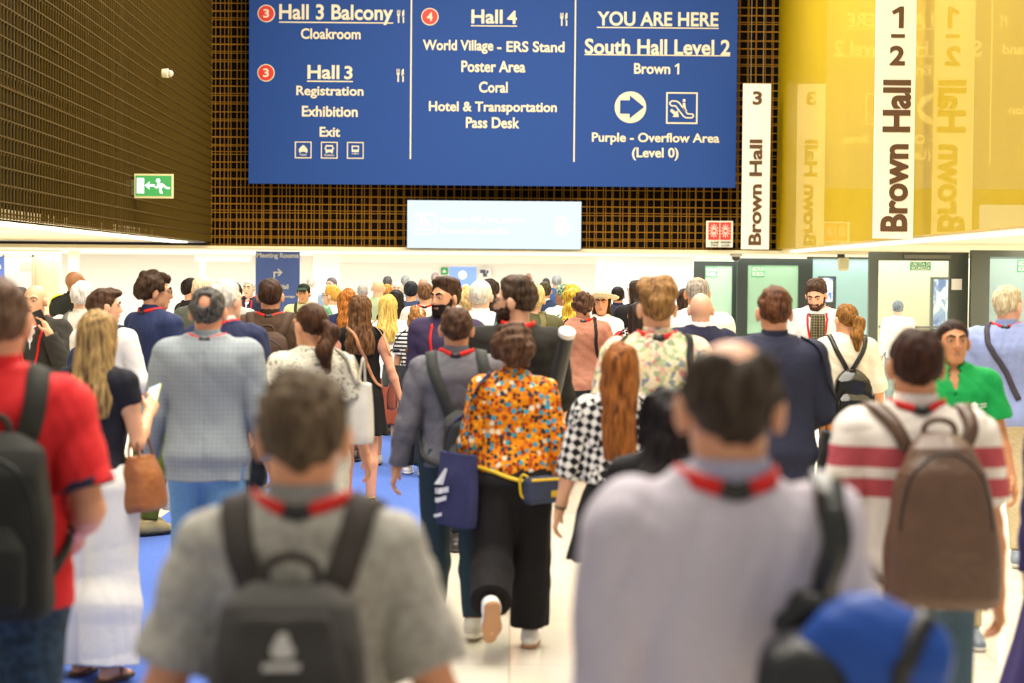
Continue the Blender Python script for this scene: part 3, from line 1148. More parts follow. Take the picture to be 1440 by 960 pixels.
        if cuff:
            for a in s.arm:
                C = S()
                ar2 = .028 * ar + e * .75 + .006
                b = a['E'] + a['d'] * .19
                C.cone(b, b + a['d'] * .05, ar2 + .004, ar2, .004, flat=True, flat0=True)
                s.solid('cuff', C, cuff, o)
        s.top_o = o
        return o

    def lapels_front(s, mat_shirt, mat_tie=None):
        """light shirt triangle in an open jacket"""
        C = S()
        C.loft([(1.20, .012, .014, 0, .118), (1.30, .03, .016, 0, .112), (1.40, .05, .018, 0, .085), (1.46, .055, .02, 0, .05)], o=s.piv - s.RT @ s.piv, R=s.RT, rnd=.005)
        s.solid('shirt_front', C, mat_shirt, s.top_o)

    def trousers(s, mat, w=1.0, hem_w=1.0, length=.385, waist=1.01, e=.012, name='trousers', wr=.003, fr=24):
        T = S()
        rows = [r for r in ease(s.prof, e, e) if r[0] <= waist]
        rows.append((waist, *[q for q in ease(s.prof, e, e) if q[0] >= waist][0][1:]))
        T.loft(rows, o=(0, 0, 0), n=2.3, rnd=.008)
        for l in s.leg:
            H, K, A = l['H'], l['K'], l['A']
            kr = .058 * max(w, .38 * w + .42 * hem_w) + e
            T.cone(H + np.array((0, -.004, -.01)), K, .098 * (0.5 + .5 * w) + e * .6, kr, .035)
            d = nrm(A - K)
            cf = K + (A - K) * .3 + np.array((0, -.010, 0))
            cr = .060 * max(w, hem_w * .74) + e
            T.cone(K, cf, kr, cr, .03)
            T.cone(cf, K + d * length, cr, .043 * hem_w + e, .03, flat=True)
        if wr: T.wrinkle(wr * .7, fr, s.seed + 9, (1.1, 1.1, .45), True)
        s.Tr = T
        s.surfs.append(T)
        o = s.solid(name, T, mat)
        s.tr_o = o
        return o

    def skirt(s, mat, hem=.55, flare=.05, waist=1.04, e=.014, name='skirt', folds=0.004, length_prof=None):
        T = S()
        pr = ease(s.prof, e, e)
        rows = [r for r in pr if r[0] >= .92 and r[0] <= waist]
        rows.append((waist, *[q for q in pr if q[0] >= waist][0][1:]))
        rows = [(hem, .178 + flare + e, .13 + flare + e, 0, 0), (hem + (.92 - hem) * .5, .178 + flare * .5 + e, .128 + flare * .5 + e, 0, -.006)] + rows
        T.loft(rows, n=2.1, rnd=.006)
        if folds: 
            sd = s.seed
            T._add(lambda P: folds * np.clip((.95 - P[:, 2]) / .3, 0, 1.3) * np.sin(np.arctan2(P[:, 1], P[:, 0]) * 14 + sd), (-9,) * 3, (9,) * 3, 0, 'n')
        s.surfs.append(T)
        o = s.solid(name, T, mat)
        s.tr_o = o
        return o

    def shoes(s, c='#2a2320', sole='#3a3430', kind='shoe', sole_h=.018):
        for l in s.leg:
            A, R = l['A'], l['R']
            q = lambda x, y, z: A + R @ np.array((x, y, z - .08))
            Sx = S(); sg = l['sg']
            Sx.cone(q(0, -.042, .045), q(-.006 * sg, .09, .042), .040, .047, .02)
            Sx.cone(q(-.006 * sg, .09, .042), q(0, .15, .034), .047, .036, .02)
            if kind != 'sandal':
                Sx.cone(q(0, -.01, .06), q(0, -.012, .105 if kind == 'shoe' else .135), .047, .046, .03, flat=True)
                Sx.cone(q(0, .03, .075), q(0, .1, .05), .036, .03, .03)
            n = R @ np.array((0, 0, -1.0))
            Sx.cut(n, q(0, 0, .010), .006)
            if kind == 'sandal':
                Sx.cut(-n, q(0, 0, .022), .004)
            o = s.solid('shoe' if kind != 'sandal' else 'sandal', Sx, plain(c, .45) if kind != 'cloth' else cloth(c), h=min(s.res, .011))
            So = S()
            So.cone(q(0, -.042, .03), q(-.006 * sg, .09, .03), .044, .051, .02)
            So.cone(q(-.006 * sg, .09, .03), q(0, .152, .03), .051, .039, .02)
            So.cut(n, q(0, 0, 0), .003); So.cut(-n, q(0, 0, sole_h + .006), .003)
            s.solid('sole', So, plain(sole, .6), o, h=min(s.res, .009))
            if kind == 'sandal':
                P = [q(-.045, .05, .03), q(-.03, .06, .062), q(0, .062, .075), q(.03, .06, .062), q(.045, .05, .03)]
                V, F_ = tube(catmull(P, 12), .008, 6); s.put('sandal_strap', V, F_, plain(c, .3, .6), o)
                P = [q(.04 * math.cos(t), -.012 + .045 * math.sin(t), .085) for t in np.linspace(0, 6.28, 16)[:-1]]
                V, F_ = tube(P, .009, 6, True); s.put('ankle_strap', V, F_, plain(c, .3, .6), o)

    def lanyard(s, c=RED, w=.02, front=False, clip=True, r=.080, lift=0.0):
        nb, nd = s.np_, s.hp((0, -.022, -.045))
        up = nrm(nd - nb)
        th = np.linspace(0, 2 * math.pi, 49)[:-1]
        x, y = np.sin(th), -np.cos(th)
        base = nb[None] + up[None] * (.034 + lift - np.maximum(0, y) * .05 + np.abs(x) * .026)[:, None]
        rr = np.full(len(th), .050)
        for q in np.linspace(.115, .05, 66):
            P = base + np.stack([x * q, y * q, 0 * x], 1)
            hit = (s.surf(P) < .003) & (rr <= .0501)
            rr[hit] = q
        for _ in range(4): rr = (np.roll(rr, 1) + rr * 2 + np.roll(rr, -1)) / 4
        rr = np.minimum(rr, .092) + .003
        P = base + np.stack([x * rr, y * rr, 0 * x], 1)
        ctr = nb
        Nn = P - ctr; Nn[:, 2] = .022
        Nn /= np.linalg.norm(Nn, axis=1)[:, None]
        V, F_ = ribbon(P, Nn, w, .003, True)
        o = s.put('lanyard', V, F_, cloth(c, .6, .05))
        if clip:
            idx = [-2, -1, 0, 1, 2]
            V, F_ = ribbon(P[idx] + Nn[idx] * .003, Nn[idx], w * 1.12, .005)
            s.put('lanyard_clip', V, F_, plain('#201c1c', .4), o)
        if front:
            for sg in (-1, 1):
                a = [s.pt((sg * .07, .05, 1.44)), s.pt((sg * .075, .12, 1.36)), s.pt((sg * .05, .14, 1.22)), s.pt((sg * .008, .15, 1.08))]
                Q = project(s.surf, catmull(a, 18), .004, 5)
                V, F_ = ribbon(Q, grad(s.surf, Q), w * .9, .003)
                s.put('lanyard_tape', V, F_, cloth(c, .6, .05), o)
            p = project(s.surf, np.array([s.pt((0, .15, 1.02))]), .012, 5)[0]
            M = S().box(p, (.045, .003, .06), None, .003)
            s.solid('badge', M, plain('#f2f0ec', .4), o, h=.006)
        return o

    def strap_path(s, pts, n=28, off=.006):
        P = project(s.surf, catmull([s.pt(p) for p in pts], n), off, 5)
        # relax kinks
        for _ in range(3): P[1:-1] = P[1:-1] * .5 + (P[:-2] + P[2:]) * .25
        P = project(s.surf, P, off, 2)
        return P, grad(s.surf, P, .012)

    # ---------------------------------------------------------------- things carried
    def carried(s, name, label, cat, at, group=None):
        """a top-level root for a carried thing; 'at' in the wearer's reference frame"""
        p = s.out(np.array([at], float))[0]
        M = Matrix.Translation(s.root.location) @ Matrix.Rotation(R_(s.yaw), 4, 'Z')
        w = M @ Vector(p)
        r = empty(name, w, R_(s.yaw))
        tag(r, label, cat, group)
        r_off = p
        def put(nm, V, F_, mat, parent=None, smooth=True):
            return mesh_obj(nm, s.out(V) - (r_off), F_, mat, parent or r, smooth)
        def sol(nm, so, mat, parent=None, h=None, one=True):
            V, F_ = solid_mesh(so, h or s.res, one)
            return put(nm, V, F_, mat, parent)
        return r, put, sol

    def back_y(s, x, z):
        ys = np.linspace(-.5, 0, 120)
        P = np.array([s.pt((x, y, z)) for y in ys])
        d = s.surf(P)
        i = np.argmax(d < 0)
        return ys[i]

    def backpack(s, label, c, w=.30, h=.44, dep=.16, ztop=1.40, mat=None, mat2=None, pocket=True, straps=True, sx=.085, strap_w=.055, strap_c=None, handle=True, taper=.82, nexp=4.0, zips=True, x0=0.0, lower=True, logo=None, pocket_h=.52):
        mat = mat or cloth(c, .8); mat2 = mat2 or mat
        zb = ztop - h
        yb = min(s.back_y(x0, z) for z in np.linspace(zb + .03, min(ztop - .05, 1.38), 8)) - .006
        r, put, sol = s.carried('backpack', label, 'backpack', s.pt((x0, yb - dep / 2, zb)))
        o = s.piv - s.RT @ s.piv
        B = S()
        hw = w / 2
        rows = [(zb, hw * .93, dep * .44, x0, yb - dep * .46), (zb + .04, hw, dep * .5, x0, yb - dep / 2), (zb + h * .45, hw, dep * .5, x0, yb - dep / 2),
                (ztop - h * .22, hw * (.5 + taper * .5), dep * .46, x0, yb - dep * .47), (ztop - .04, hw * taper, dep * .36, x0, yb - dep * .38), (ztop, hw * taper * .62, dep * .22, x0, yb - dep * .26)]
        B.loft(rows, o=o, R=s.RT, n=nexp, rnd=.03)
        B.wrinkle(.0035, 20, s.seed + 3)
        b = sol('bag', B, mat)
        both = [B]
        if pocket:
            Q = S()
            ph = h * pocket_h
            Q.loft([(zb + .03, hw * .72, .03, x0, yb - dep - .005), (zb + .06, hw * .78, .045, x0, yb - dep - .004), (zb + ph * .75, hw * .76, .04, x0, yb - dep), (zb + ph, hw * .55, .018, x0, yb - dep + .012)], o=o, R=s.RT, n=3.6, rnd=.02)
            Q.wrinkle(.002, 24, s.seed + 4)
            sol('front_pocket', Q, mat2, b)
            both.append(Q)
        fs = lambda P: np.min([q.ev(P, .15) for q in both], axis=0)
        if zips:
            pts = [s.pt((x0 + hw * .86 * math.cos(t), yb - dep * .9, zb + h * .52 + h * .40 * math.sin(t))) for t in np.linspace(-.15, math.pi + .15, 14)]
            P = project(fs, catmull(pts, 30), .001, 5)
            V, F_ = tube(P, .0035, 6)
            put('zip', V, F_, plain('#181414', .4), b)
        if handle:
            pts = [s.pt((x0 - .05, yb - dep * .25, ztop - .012)), s.pt((x0 - .042, yb - dep * .22, ztop + .03)), s.pt((x0, yb - dep * .2, ztop + .045)), s.pt((x0 + .042, yb - dep * .22, ztop + .03)), s.pt((x0 + .05, yb - dep * .25, ztop - .012))]
            V, F_ = tube(catmull(pts, 16), .010, 7)
            put('grab_handle', V, F_, strap_c or mat, b)
        if straps:
            for sg in (-1, 1):
                pts = [(x0 + sg * sx * .8, yb - .02, ztop - .05), (x0 + sg * sx * 1.05, yb + .02, ztop + .02), (sg * (sx + .03), -.04, 1.50), (sg * (sx + .045), .08, 1.42), (sg * (sx + .055), .13, 1.30), (sg * (sx + .075), .12, 1.18)]
                if lower: pts += [(sg * (.17), .03, 1.10), (sg * .17, -.08, zb + .12), (x0 + sg * hw * .85, yb - .01, zb + .06)]
                P, Nn = s.strap_path(pts, 40, .011)
                V, F_ = ribbon(P, Nn, strap_w if not lower else np.interp(np.arange(40), [0, 24, 28, 40], [strap_w, strap_w, .025, .025]), .012)
                put('shoulder_strap', V, F_, strap_c or mat)
        if logo:
            logo(s, put, b, fs, x0, yb - dep - .05, zb, h)
        return r, put, sol, b

    def side_strap(s, put, pts, w, mat, n=30, off=.008, name='strap', parent=None, thick=.006):
        P, Nn = s.strap_path(pts, n, off)
        V, F_ = ribbon(P, Nn, w, thick)
        return put(name, V, F_, mat, parent)

    def shoulder_bag(s, label, cat, name, side, w, h, dep, zb, mat, strap_mat=None, y=-.02, x=None, strap_w=.02, ang=0.0, taper=1.0, hang='shoulder', nexp=4.0, flap=False, straps=2, yawb=0.0, tilt=0.0):
        """bag hanging beside the hip from a shoulder (side -1/1) or a hand"""
        sg = side
        x = x if x is not None else sg * (.245)
        r, put, sol = s.carried(name, label, cat, (x, y, zb))
        B = S()
        Rb = rotm('Z', yawb) @ rotm('Y', tilt)
        o = np.array((x, y, zb))
        B.loft([(0, dep / 2, w / 2 * .94, 0, 0), (h * .15, dep / 2 * 1.1, w / 2, 0, 0), (h * .6, dep / 2, w / 2 * (taper + 1) / 2, 0, 0), (h, dep / 2 * .45, w / 2 * taper, 0, 0)], o=o, R=Rb, n=nexp, rnd=.012)
        B.wrinkle(.004, 18, s.seed + 6)
        b = sol('bag', B, mat)
        T = o + Rb @ np.array((0, 0, h))
        ws = w * taper * .3
        if hang == 'shoulder':
            for q in ((-1, 1) if straps == 2 else (0,)):
                sh = s.pt((sg * s.shw * .72, -.02, 1.49))
                pts = [T + Rb @ np.array((0, -ws, -.01)), T + Rb @ np.array((0, -ws * .7, .15)), np.array((sg * (s.shw + .075), -.075, 1.30)), np.array((sg * (s.shw + .02), -.07, 1.44)), sh,
                       np.array((sg * (s.shw + .02), .07, 1.42)), np.array((sg * (s.shw + .075), .085, 1.28)), T + Rb @ np.array((0, ws * .7, .15)), T + Rb @ np.array((0, ws, -.01))]
                P = catmull(pts, 50)
                P[:, 1] += q * .012
                d = s.surf(P)
                m = d < .008
                if m.any():
                    P[m] = project(s.surf, P[m], .008, 6)
                for _ in range(2): P[1:-1] = P[1:-1] * .5 + (P[:-2] + P[2:]) * .25
                Nn = np.stack([np.full(50, sg * 1.0), np.zeros(50), np.clip((P[:, 2] - 1.3) / .12, 0, 3)], 1)
                V, F_ = ribbon(P, Nn, strap_w, .005)
                put('strap', V, F_, strap_mat or mat, b)
        else:
            a = s.arm[0 if sg < 0 else 1]
            hold = a['palm'] if hang == 'hand' else a['E'] + a['d'] * .06 + np.array((0, 0, .045))
            for q in (-1, 1):
                pts = [T + Rb @ np.array((q * dep * .2, -ws, -.01)), T + Rb @ np.array((q * dep * .15, -ws * .8, .06)), hold + np.array((0, -.03, 0)), hold + np.array((0, .03, 0)), T + Rb @ np.array((q * dep * .15, ws * .8, .06)), T + Rb @ np.array((q * dep * .2, ws, -.01))]
                V, F_ = tube(catmull(pts, 24), .006, 6)
                put('handle', V, F_, strap_mat or mat, b)
        return r, put, sol, b, (B, T, Rb, o)

    def phone(s, label, i, c='#1c1c22', screen='#cfe2f5', tilt=None):
        a = s.arm[i]
        p = a['W'] + a['d'] * .10 + a['n'] * .016
        r, put, sol = s.carried('phone', label, 'phone', p)
        fn_ = nrm(s.hc - p)
        ud = nrm(a['d'] - fn_ * (a['d'] @ fn_))
        R = np.stack([np.cross(fn_, ud) * -1, fn_, ud], 1)
        b = sol('phone_case', S().box(p + ud * .03, (.036, .0045, .074), R, .004), plain(c, .35), h=.0045)
        sol('phone_screen', S().box(p + ud * .03 + fn_ * .0045, (.032, .0012, .068), R, .001), SCREEN(screen), b, h=.0035)
        return r

def SCREEN(c, st=1.6):
    key = ('screen', c, st)
    if key in _mats: return _mats[key]
    m, nt, b = nodes_of('screen')
    b.inputs['Base Color'].default_value = (0.02, 0.02, 0.02, 1)
    b.inputs['Emission Color'].default_value = (*lin(c), 1)
    b.inputs['Emission Strength'].default_value = st
    _mats[key] = m
    return m
# ------------------------------------------------------------------ setting
def struct(o, kind='structure'):
    o['kind'] = kind
    return o

D_BACK = 45.0
Z_LOW = unproj(700, 349, D_BACK).z            # underside of the portal wall
Z_SIDE = unproj(298, 340.5, D_BACK).z
Z_TOP = 10.2

def solve_d(px, py, z):
    lo, hi = 3.0, 200.0
    for _ in range(60):
        m = (lo + hi) / 2
        zz = unproj(px, py, m).z
        if zz < z: lo = m
        else: hi = m
    return (lo + hi) / 2

def tile_floor():
    m, nt, b = nodes_of('polished_tiles')
    tc = N(nt, 'ShaderNodeTexCoord')
    br = N(nt, 'ShaderNodeTexBrick', offset=0.0, i_Scale=1.0)
    br.inputs['Mortar Size'].default_value = 0.006
    br.inputs['Brick Width'].default_value = 1.2
    br.inputs['Row Height'].default_value = 1.2
    br.inputs[1].default_value = (*[x * .95 for x in lin('#e6dece')], 1)
    br.inputs[2].default_value = (*[x * .95 for x in lin('#e1d8c6')], 1)
    br.inputs[3].default_value = (*lin('#cabfa8'), 1)
    L(nt, tc.outputs['Object'], br.inputs['Vector'])
    no = N(nt, 'ShaderNodeTexNoise', i_Scale=2.5, i_Detail=4.0)
    L(nt, tc.outputs['Object'], no.inputs['Vector'])
    mx = N(nt, 'ShaderNodeMix', data_type='RGBA', blend_type='MULTIPLY')
    mx.inputs[0].default_value = 0.18
    L(nt, br.outputs[0], mx.inputs[6]); L(nt, no.outputs[1], mx.inputs[7])
    L(nt, mx.outputs[2], b.inputs['Base Color'])
    b.inputs['Roughness'].default_value = 0.11
    b.inputs['Specular IOR Level'].default_value = 0.55
    return m

fl = MB().box((-30, -4, -0.1), (30, 90, 0.0)).build('floor', tile_floor())
struct(fl)

def carpet_mat():
    m, nt, b = nodes_of('blue_carpet')
    tc = N(nt, 'ShaderNodeTexCoord')
    no = N(nt, 'ShaderNodeTexNoise', i_Scale=60.0, i_Detail=3.0)
    L(nt, tc.outputs['Object'], no.inputs['Vector'])
    rp = ramp(nt, [(0.3, '#4a66b4'), (0.7, '#5b77c2')]); L(nt, no.outputs[0], rp.inputs[0])
    L(nt, rp.outputs[0], b.inputs['Base Color'])
    b.inputs['Roughness'].default_value = 0.95
    b.inputs['Specular IOR Level'].default_value = 0.1
    bump(nt, b, 150, 0.3, 0.004)
    return m

CARPET = carpet_mat()
c = MB()
c.box((-2.66, 1.0, 0.0), (-0.53, 30.0, 0.004))
c.box((-0.53, 26.0, 0.0), (4.5, 30.0, 0.004))
o = c.build('carpet', CARPET)
tag(o, 'long blue carpet runner laid down the left of the cream floor', 'carpet')
# floor sticker beside the runner's near end
w = unproj(265, 928, 9.6)
st = empty('floor_sticker', (-1.52, 9.72, 0.004))
tag(st, 'red and white floor sticker on the blue carpet, behind the man in grey', 'sticker')
MB().box((-.16, -.16, 0), (.16, .16, .0015)).build('backing', plain('#f3efe8', .4), st)
MB().box((-.145, -.145, .0015), (.145, .145, .0025)).build('red_field', plain('#d3262e', .4), st)
a = MB()
a.add([(-.11, -.03, .0032), (.02, -.03, .0032), (.02, .03, .0032), (-.11, .03, .0032)], [(0, 1, 2, 3)])
a.add([(.02, -.08, .0032), (.12, 0, .0032), (.02, .08, .0032)], [(0, 1, 2)])
a.build('arrow', plain('#ffffff', .4), st)

# ---- mesh-clad upper walls
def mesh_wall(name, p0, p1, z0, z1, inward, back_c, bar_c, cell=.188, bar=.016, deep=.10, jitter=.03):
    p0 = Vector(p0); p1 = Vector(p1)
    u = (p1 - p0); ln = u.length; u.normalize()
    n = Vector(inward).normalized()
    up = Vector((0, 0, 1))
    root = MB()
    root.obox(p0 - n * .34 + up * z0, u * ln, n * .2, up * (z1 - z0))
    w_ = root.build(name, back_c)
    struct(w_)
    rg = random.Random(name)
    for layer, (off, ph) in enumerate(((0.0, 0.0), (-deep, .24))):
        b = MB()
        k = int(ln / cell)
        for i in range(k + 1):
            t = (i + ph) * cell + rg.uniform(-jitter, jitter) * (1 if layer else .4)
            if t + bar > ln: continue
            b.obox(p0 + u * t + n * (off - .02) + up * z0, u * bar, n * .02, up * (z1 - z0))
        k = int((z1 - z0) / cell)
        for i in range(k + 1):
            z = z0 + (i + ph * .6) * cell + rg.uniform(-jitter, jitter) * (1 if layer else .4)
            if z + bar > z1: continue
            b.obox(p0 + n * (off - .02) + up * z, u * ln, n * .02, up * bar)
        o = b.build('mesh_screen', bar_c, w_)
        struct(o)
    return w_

cl = unproj(298, 340, D_BACK); cr = unproj(1091, 352, D_BACK)
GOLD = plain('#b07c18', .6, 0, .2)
GOLD2 = plain('#8a6428', .5, .3)
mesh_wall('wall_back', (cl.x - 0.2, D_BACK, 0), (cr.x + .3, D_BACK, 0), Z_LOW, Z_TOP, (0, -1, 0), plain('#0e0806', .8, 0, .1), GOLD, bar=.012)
dl = solve_d(0, 306, Z_SIDE)
pl = unproj(0, 306, dl)
ul = (Vector((pl.x, dl, 0)) - Vector((cl.x, D_BACK, 0))).normalized()
far = Vector((cl.x, D_BACK, 0)); near = far + ul * 37
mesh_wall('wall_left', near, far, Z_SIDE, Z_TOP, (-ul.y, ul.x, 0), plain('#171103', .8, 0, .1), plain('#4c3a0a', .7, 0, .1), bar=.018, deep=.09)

# yellow glass wall on the right
Z_R = unproj(1091, 351, D_BACK).z
dr = solve_d(1440, 316, Z_R)
pr = unproj(1440, 316, dr)
ur = (Vector((pr.x, dr, 0)) - Vector((cr.x, D_BACK, 0))).normalized()
def yellow_glass():
    m = bpy.data.materials.new('yellow_back_painted_glass'); m.use_nodes = True
    nt = m.node_tree
    b = nt.nodes['Principled BSDF']
    tc = N(nt, 'ShaderNodeTexCoord'); no = N(nt, 'ShaderNodeTexNoise', i_Scale=.6)
    L(nt, tc.outputs['Object'], no.inputs['Vector'])
    rp = ramp(nt, [(0.2, '#bfa004'), (0.8, '#c7a806')]); L(nt, no.outputs[0], rp.inputs[0])
    L(nt, rp.outputs[0], b.inputs['Base Color'])
    b.inputs['Roughness'].default_value = .45
    b.inputs['Specular IOR Level'].default_value = 0.1
    g = N(nt, 'ShaderNodeBsdfGlossy', i_Roughness=0.012)
    g.inputs[0].default_value = (1, .97, .85, 1)
    bp = N(nt, 'ShaderNodeBump', i_Strength=.006, i_Distance=.01)
    n2 = N(nt, 'ShaderNodeTexNoise', i_Scale=1.2); L(nt, tc.outputs['Object'], n2.inputs['Vector'])
    L(nt, n2.outputs[0], bp.inputs['Height']); L(nt, bp.outputs[0], g.inputs['Normal'])
    mx = N(nt, 'ShaderNodeMixShader'); mx.inputs[0].default_value = .17
    L(nt, b.outputs[0], mx.inputs[1]); L(nt, g.outputs[0], mx.inputs[2])
    L(nt, mx.outputs[0], nt.nodes['Material Output'].inputs['Surface'])
    return m
YEL = yellow_glass()
pc = Vector((cr.x, D_BACK, 0))
nr_ = Vector((ur.y, -ur.x, 0)); nr_ = nr_ if nr_.x > 0 else -nr_      # outward (away from the hall)
dj = solve_d(1297, 333, Z_R)
tj = (D_BACK - dj) / abs(ur.y)
yw = MB()
yw.obox(pc + Vector((0, 0, Z_R)), ur * (tj - .02), nr_ * .25, Vector((0, 0, Z_TOP - Z_R)))
yw.obox(pc + ur * (tj + .02) + Vector((0, 0, Z_R)), ur * 16, nr_ * .25, Vector((0, 0, Z_TOP - Z_R)))
yo = yw.build('wall_right', YEL); struct(yo)
jb = MB(); jb.obox(pc + ur * (tj - .02) + nr_ * .03 + Vector((0, 0, Z_R)), ur * .04, nr_ * .2, Vector((0, 0, Z_TOP - Z_R)))
struct(jb.build('glass_joint', plain('#7a5c10', .5), yo))

# ---- low ceilings
WHITE = plain('#f2ede0', .75)
CREAM = plain('#efe3c4', .75)
def ceil_poly(name, pts, z, th, mat):
    n = len(pts)
    v = [(p[0], p[1], z) for p in pts] + [(p[0], p[1], z + th) for p in pts]
    f = [tuple(range(n)), tuple(range(2 * n - 1, n - 1, -1))] + [(i, (i + 1) % n, (i + 1) % n + n, i + n) for i in range(n)]
    return struct(mesh_obj(name, v, f, mat, None, False))
nl = near - Vector((abs(ul.y), 0, 0)) * .34
ceil_poly('ceiling_left', [(near.x - .12, near.y), (far.x - .12, D_BACK - .15), (-24, D_BACK - .15), (-24, near.y)], Z_SIDE, .12, CREAM)
pe = pc + ur * (tj + 16)
ceil_poly('ceiling_right', [(pc.x + .12, D_BACK - .05), (pe.x + .12, pe.y), (24, pe.y), (24, D_BACK - .05)], Z_R - .02, .12, CREAM)
ceil_poly('ceiling_back', [(-24, D_BACK - .15), (24, D_BACK - .15), (24, 76), (-24, 76)], Z_LOW - .05, .05, WHITE)
tb = MB(); tb.box((-24, D_BACK - .2, Z_LOW - .06), (24, D_BACK + .1, Z_LOW)); struct(tb.build('trim_1', plain('#e8dcb4', .5)))
tb = MB(); tb.box((-24, D_BACK - .05, Z_LOW + .005), (cl.x - .1, D_BACK + .1, Z_SIDE - .01)); struct(tb.build('trim_2', plain('#2a1c10', .6)))
# light lines recessed along the lower edge of the side walls
def emit(c, st):
    key = ('emit', c, st)
    if key in _mats: return _mats[key]
    m, nt, b = nodes_of('lit_panel')
    b.inputs['Base Color'].default_value = (0.8, 0.8, 0.8, 1)
    b.inputs['Emission Color'].default_value = (*lin(c), 1)
    b.inputs['Emission Strength'].default_value = st
    _mats[key] = m
    return m
lb = MB(); lb.obox(near + Vector((-.42, 0, Z_SIDE - .03)), (far - near) * .97, Vector((-.30, 0, 0)), Vector((0, 0, .025)))
o = lb.build('strip_light', emit('#fff6e0', 3.0)); tag(o, 'long bright strip light along the foot of the brown left wall', 'light')
lb = MB(); lb.obox(pc + nr_ * .3 + ur * .3 + Vector((0, 0, Z_R - .05)), ur * (tj + 15), nr_ * .22, Vector((0, 0, .025)))
o = lb.build('strip_light', emit('#fff6e0', 3.0)); tag(o, 'long bright strip light along the foot of the yellow glass wall', 'light')

# ---- lobby beyond the portal
LW = plain('#f1f1ee', .7)
def wall_px(name, x0, x1, d, z1=None, mat=LW, z0=0.0, th=.2, ytop=None):
    a = unproj(x0, 400, d).x; b = unproj(x1, 400, d).x
    z1 = z1 if z1 is not None else Z_LOW - .05
    if ytop: z1 = unproj((x0 + x1) / 2, ytop, d).z
    return struct(MB().box((a, d, z0), (b, d + th, z1)).build(name, mat))
wall_px('wall_far', -500, 1700, 75, mat=LW)
wall_px('wall_side', -600, 84, 57, mat=plain('#e9dcb8', .7))
wall_px('wall_pier', 440, 476, 62, mat=plain('#dfe6ea', .7))
wall_px('wall_panel', 838, 974, 61, mat=plain('#dde8ee', .7))
struct(MB().box((unproj(476, 400, 62).x, 62, unproj(600, 369, 62).z), (unproj(838, 400, 62).x, 62.3, Z_LOW - .05)).build('trim_3', plain('#dfe3dc', .7)))
struct(MB().box((unproj(274, 400, 60).x, 60, unproj(300, 367, 60).z), (unproj(352, 400, 60).x, 60.3, unproj(300, 358.5, 60).z)).build('trim_4', plain('#dbe3cf', .7)))
wall_px('wall_column', 281, 288, 66, mat=plain('#b9cbea', .6))
wall_px('wall_column_left', 96, 110, 60, mat=plain('#eee2c2', .7))
# white door leaf in the cream wall
dd = empty('door_1', (unproj(26, 400, 56.9).x, 56.9, 0)); struct(dd)
x0 = unproj(7, 400, 56.9).x - dd.location.x; x1 = unproj(45, 400, 56.9).x - dd.location.x
zt = unproj(26, 361, 56.9).z
struct(MB().box((x0, -.04, 0), (x1, .0, zt)).build('door_leaf', plain('#faf8f4', .5), dd))
fr = MB(); fr.box((x0 - .06, -.06, 0), (x0, .02, zt + .06)); fr.box((x1, -.06, 0), (x1 + .06, .02, zt + .06)); fr.box((x0 - .06, -.06, zt), (x1 + .06, .02, zt + .06))
struct(fr.build('door_frame', plain('#d9cfae', .5), dd))
nb_ = MB(); nb_.box((.05, -.055, 1.72), (.42, -.04, 2.0)); struct(nb_.build('door_notice', plain('#dcd8cc', .5), dd))
for k, xx in enumerate((x0 + .06,)):
    V, F_ = tube([(xx + .02, -.05, 1.0), (xx + .02, -.1, 1.0), (xx + .16, -.1, 1.0)], .012, 6); struct(mesh_obj('door_handle', V, F_, plain('#b8b8b4', .3, .8), dd))

# ---- glass doors on the right
DARKF = plain('#4a5048', .45, .3)
DARKB = plain('#2c3530', .45, .3)
def glass_mat(tint, amt=.25, name='door_glass'):
    key = ('glass', tint, amt)
    if key in _mats: return _mats[key]
    m = bpy.data.materials.new(name); m.use_nodes = True
    nt = m.node_tree; nt.nodes.remove(nt.nodes['Principled BSDF'])
    tr = N(nt, 'ShaderNodeBsdfTransparent'); tr.inputs[0].default_value = (*lin(tint), 1)
    gl = N(nt, 'ShaderNodeBsdfGlossy', i_Roughness=.01)
    fr = N(nt, 'ShaderNodeFresnel'); fr.inputs[0].default_value = 1.45
    mx = N(nt, 'ShaderNodeMixShader')
    L(nt, fr.outputs[0], mx.inputs[0]); L(nt, tr.outputs[0], mx.inputs[1]); L(nt, gl.outputs[0], mx.inputs[2])
    df = N(nt, 'ShaderNodeBsdfDiffuse'); df.inputs[0].default_value = (*lin(tint), 1)
    m2 = N(nt, 'ShaderNodeMixShader'); m2.inputs[0].default_value = amt
    L(nt, mx.outputs[0], m2.inputs[1]); L(nt, df.outputs[0], m2.inputs[2])
    L(nt, m2.outputs[0], nt.nodes['Material Output'].inputs['Surface'])
    _mats[key] = m
    return m

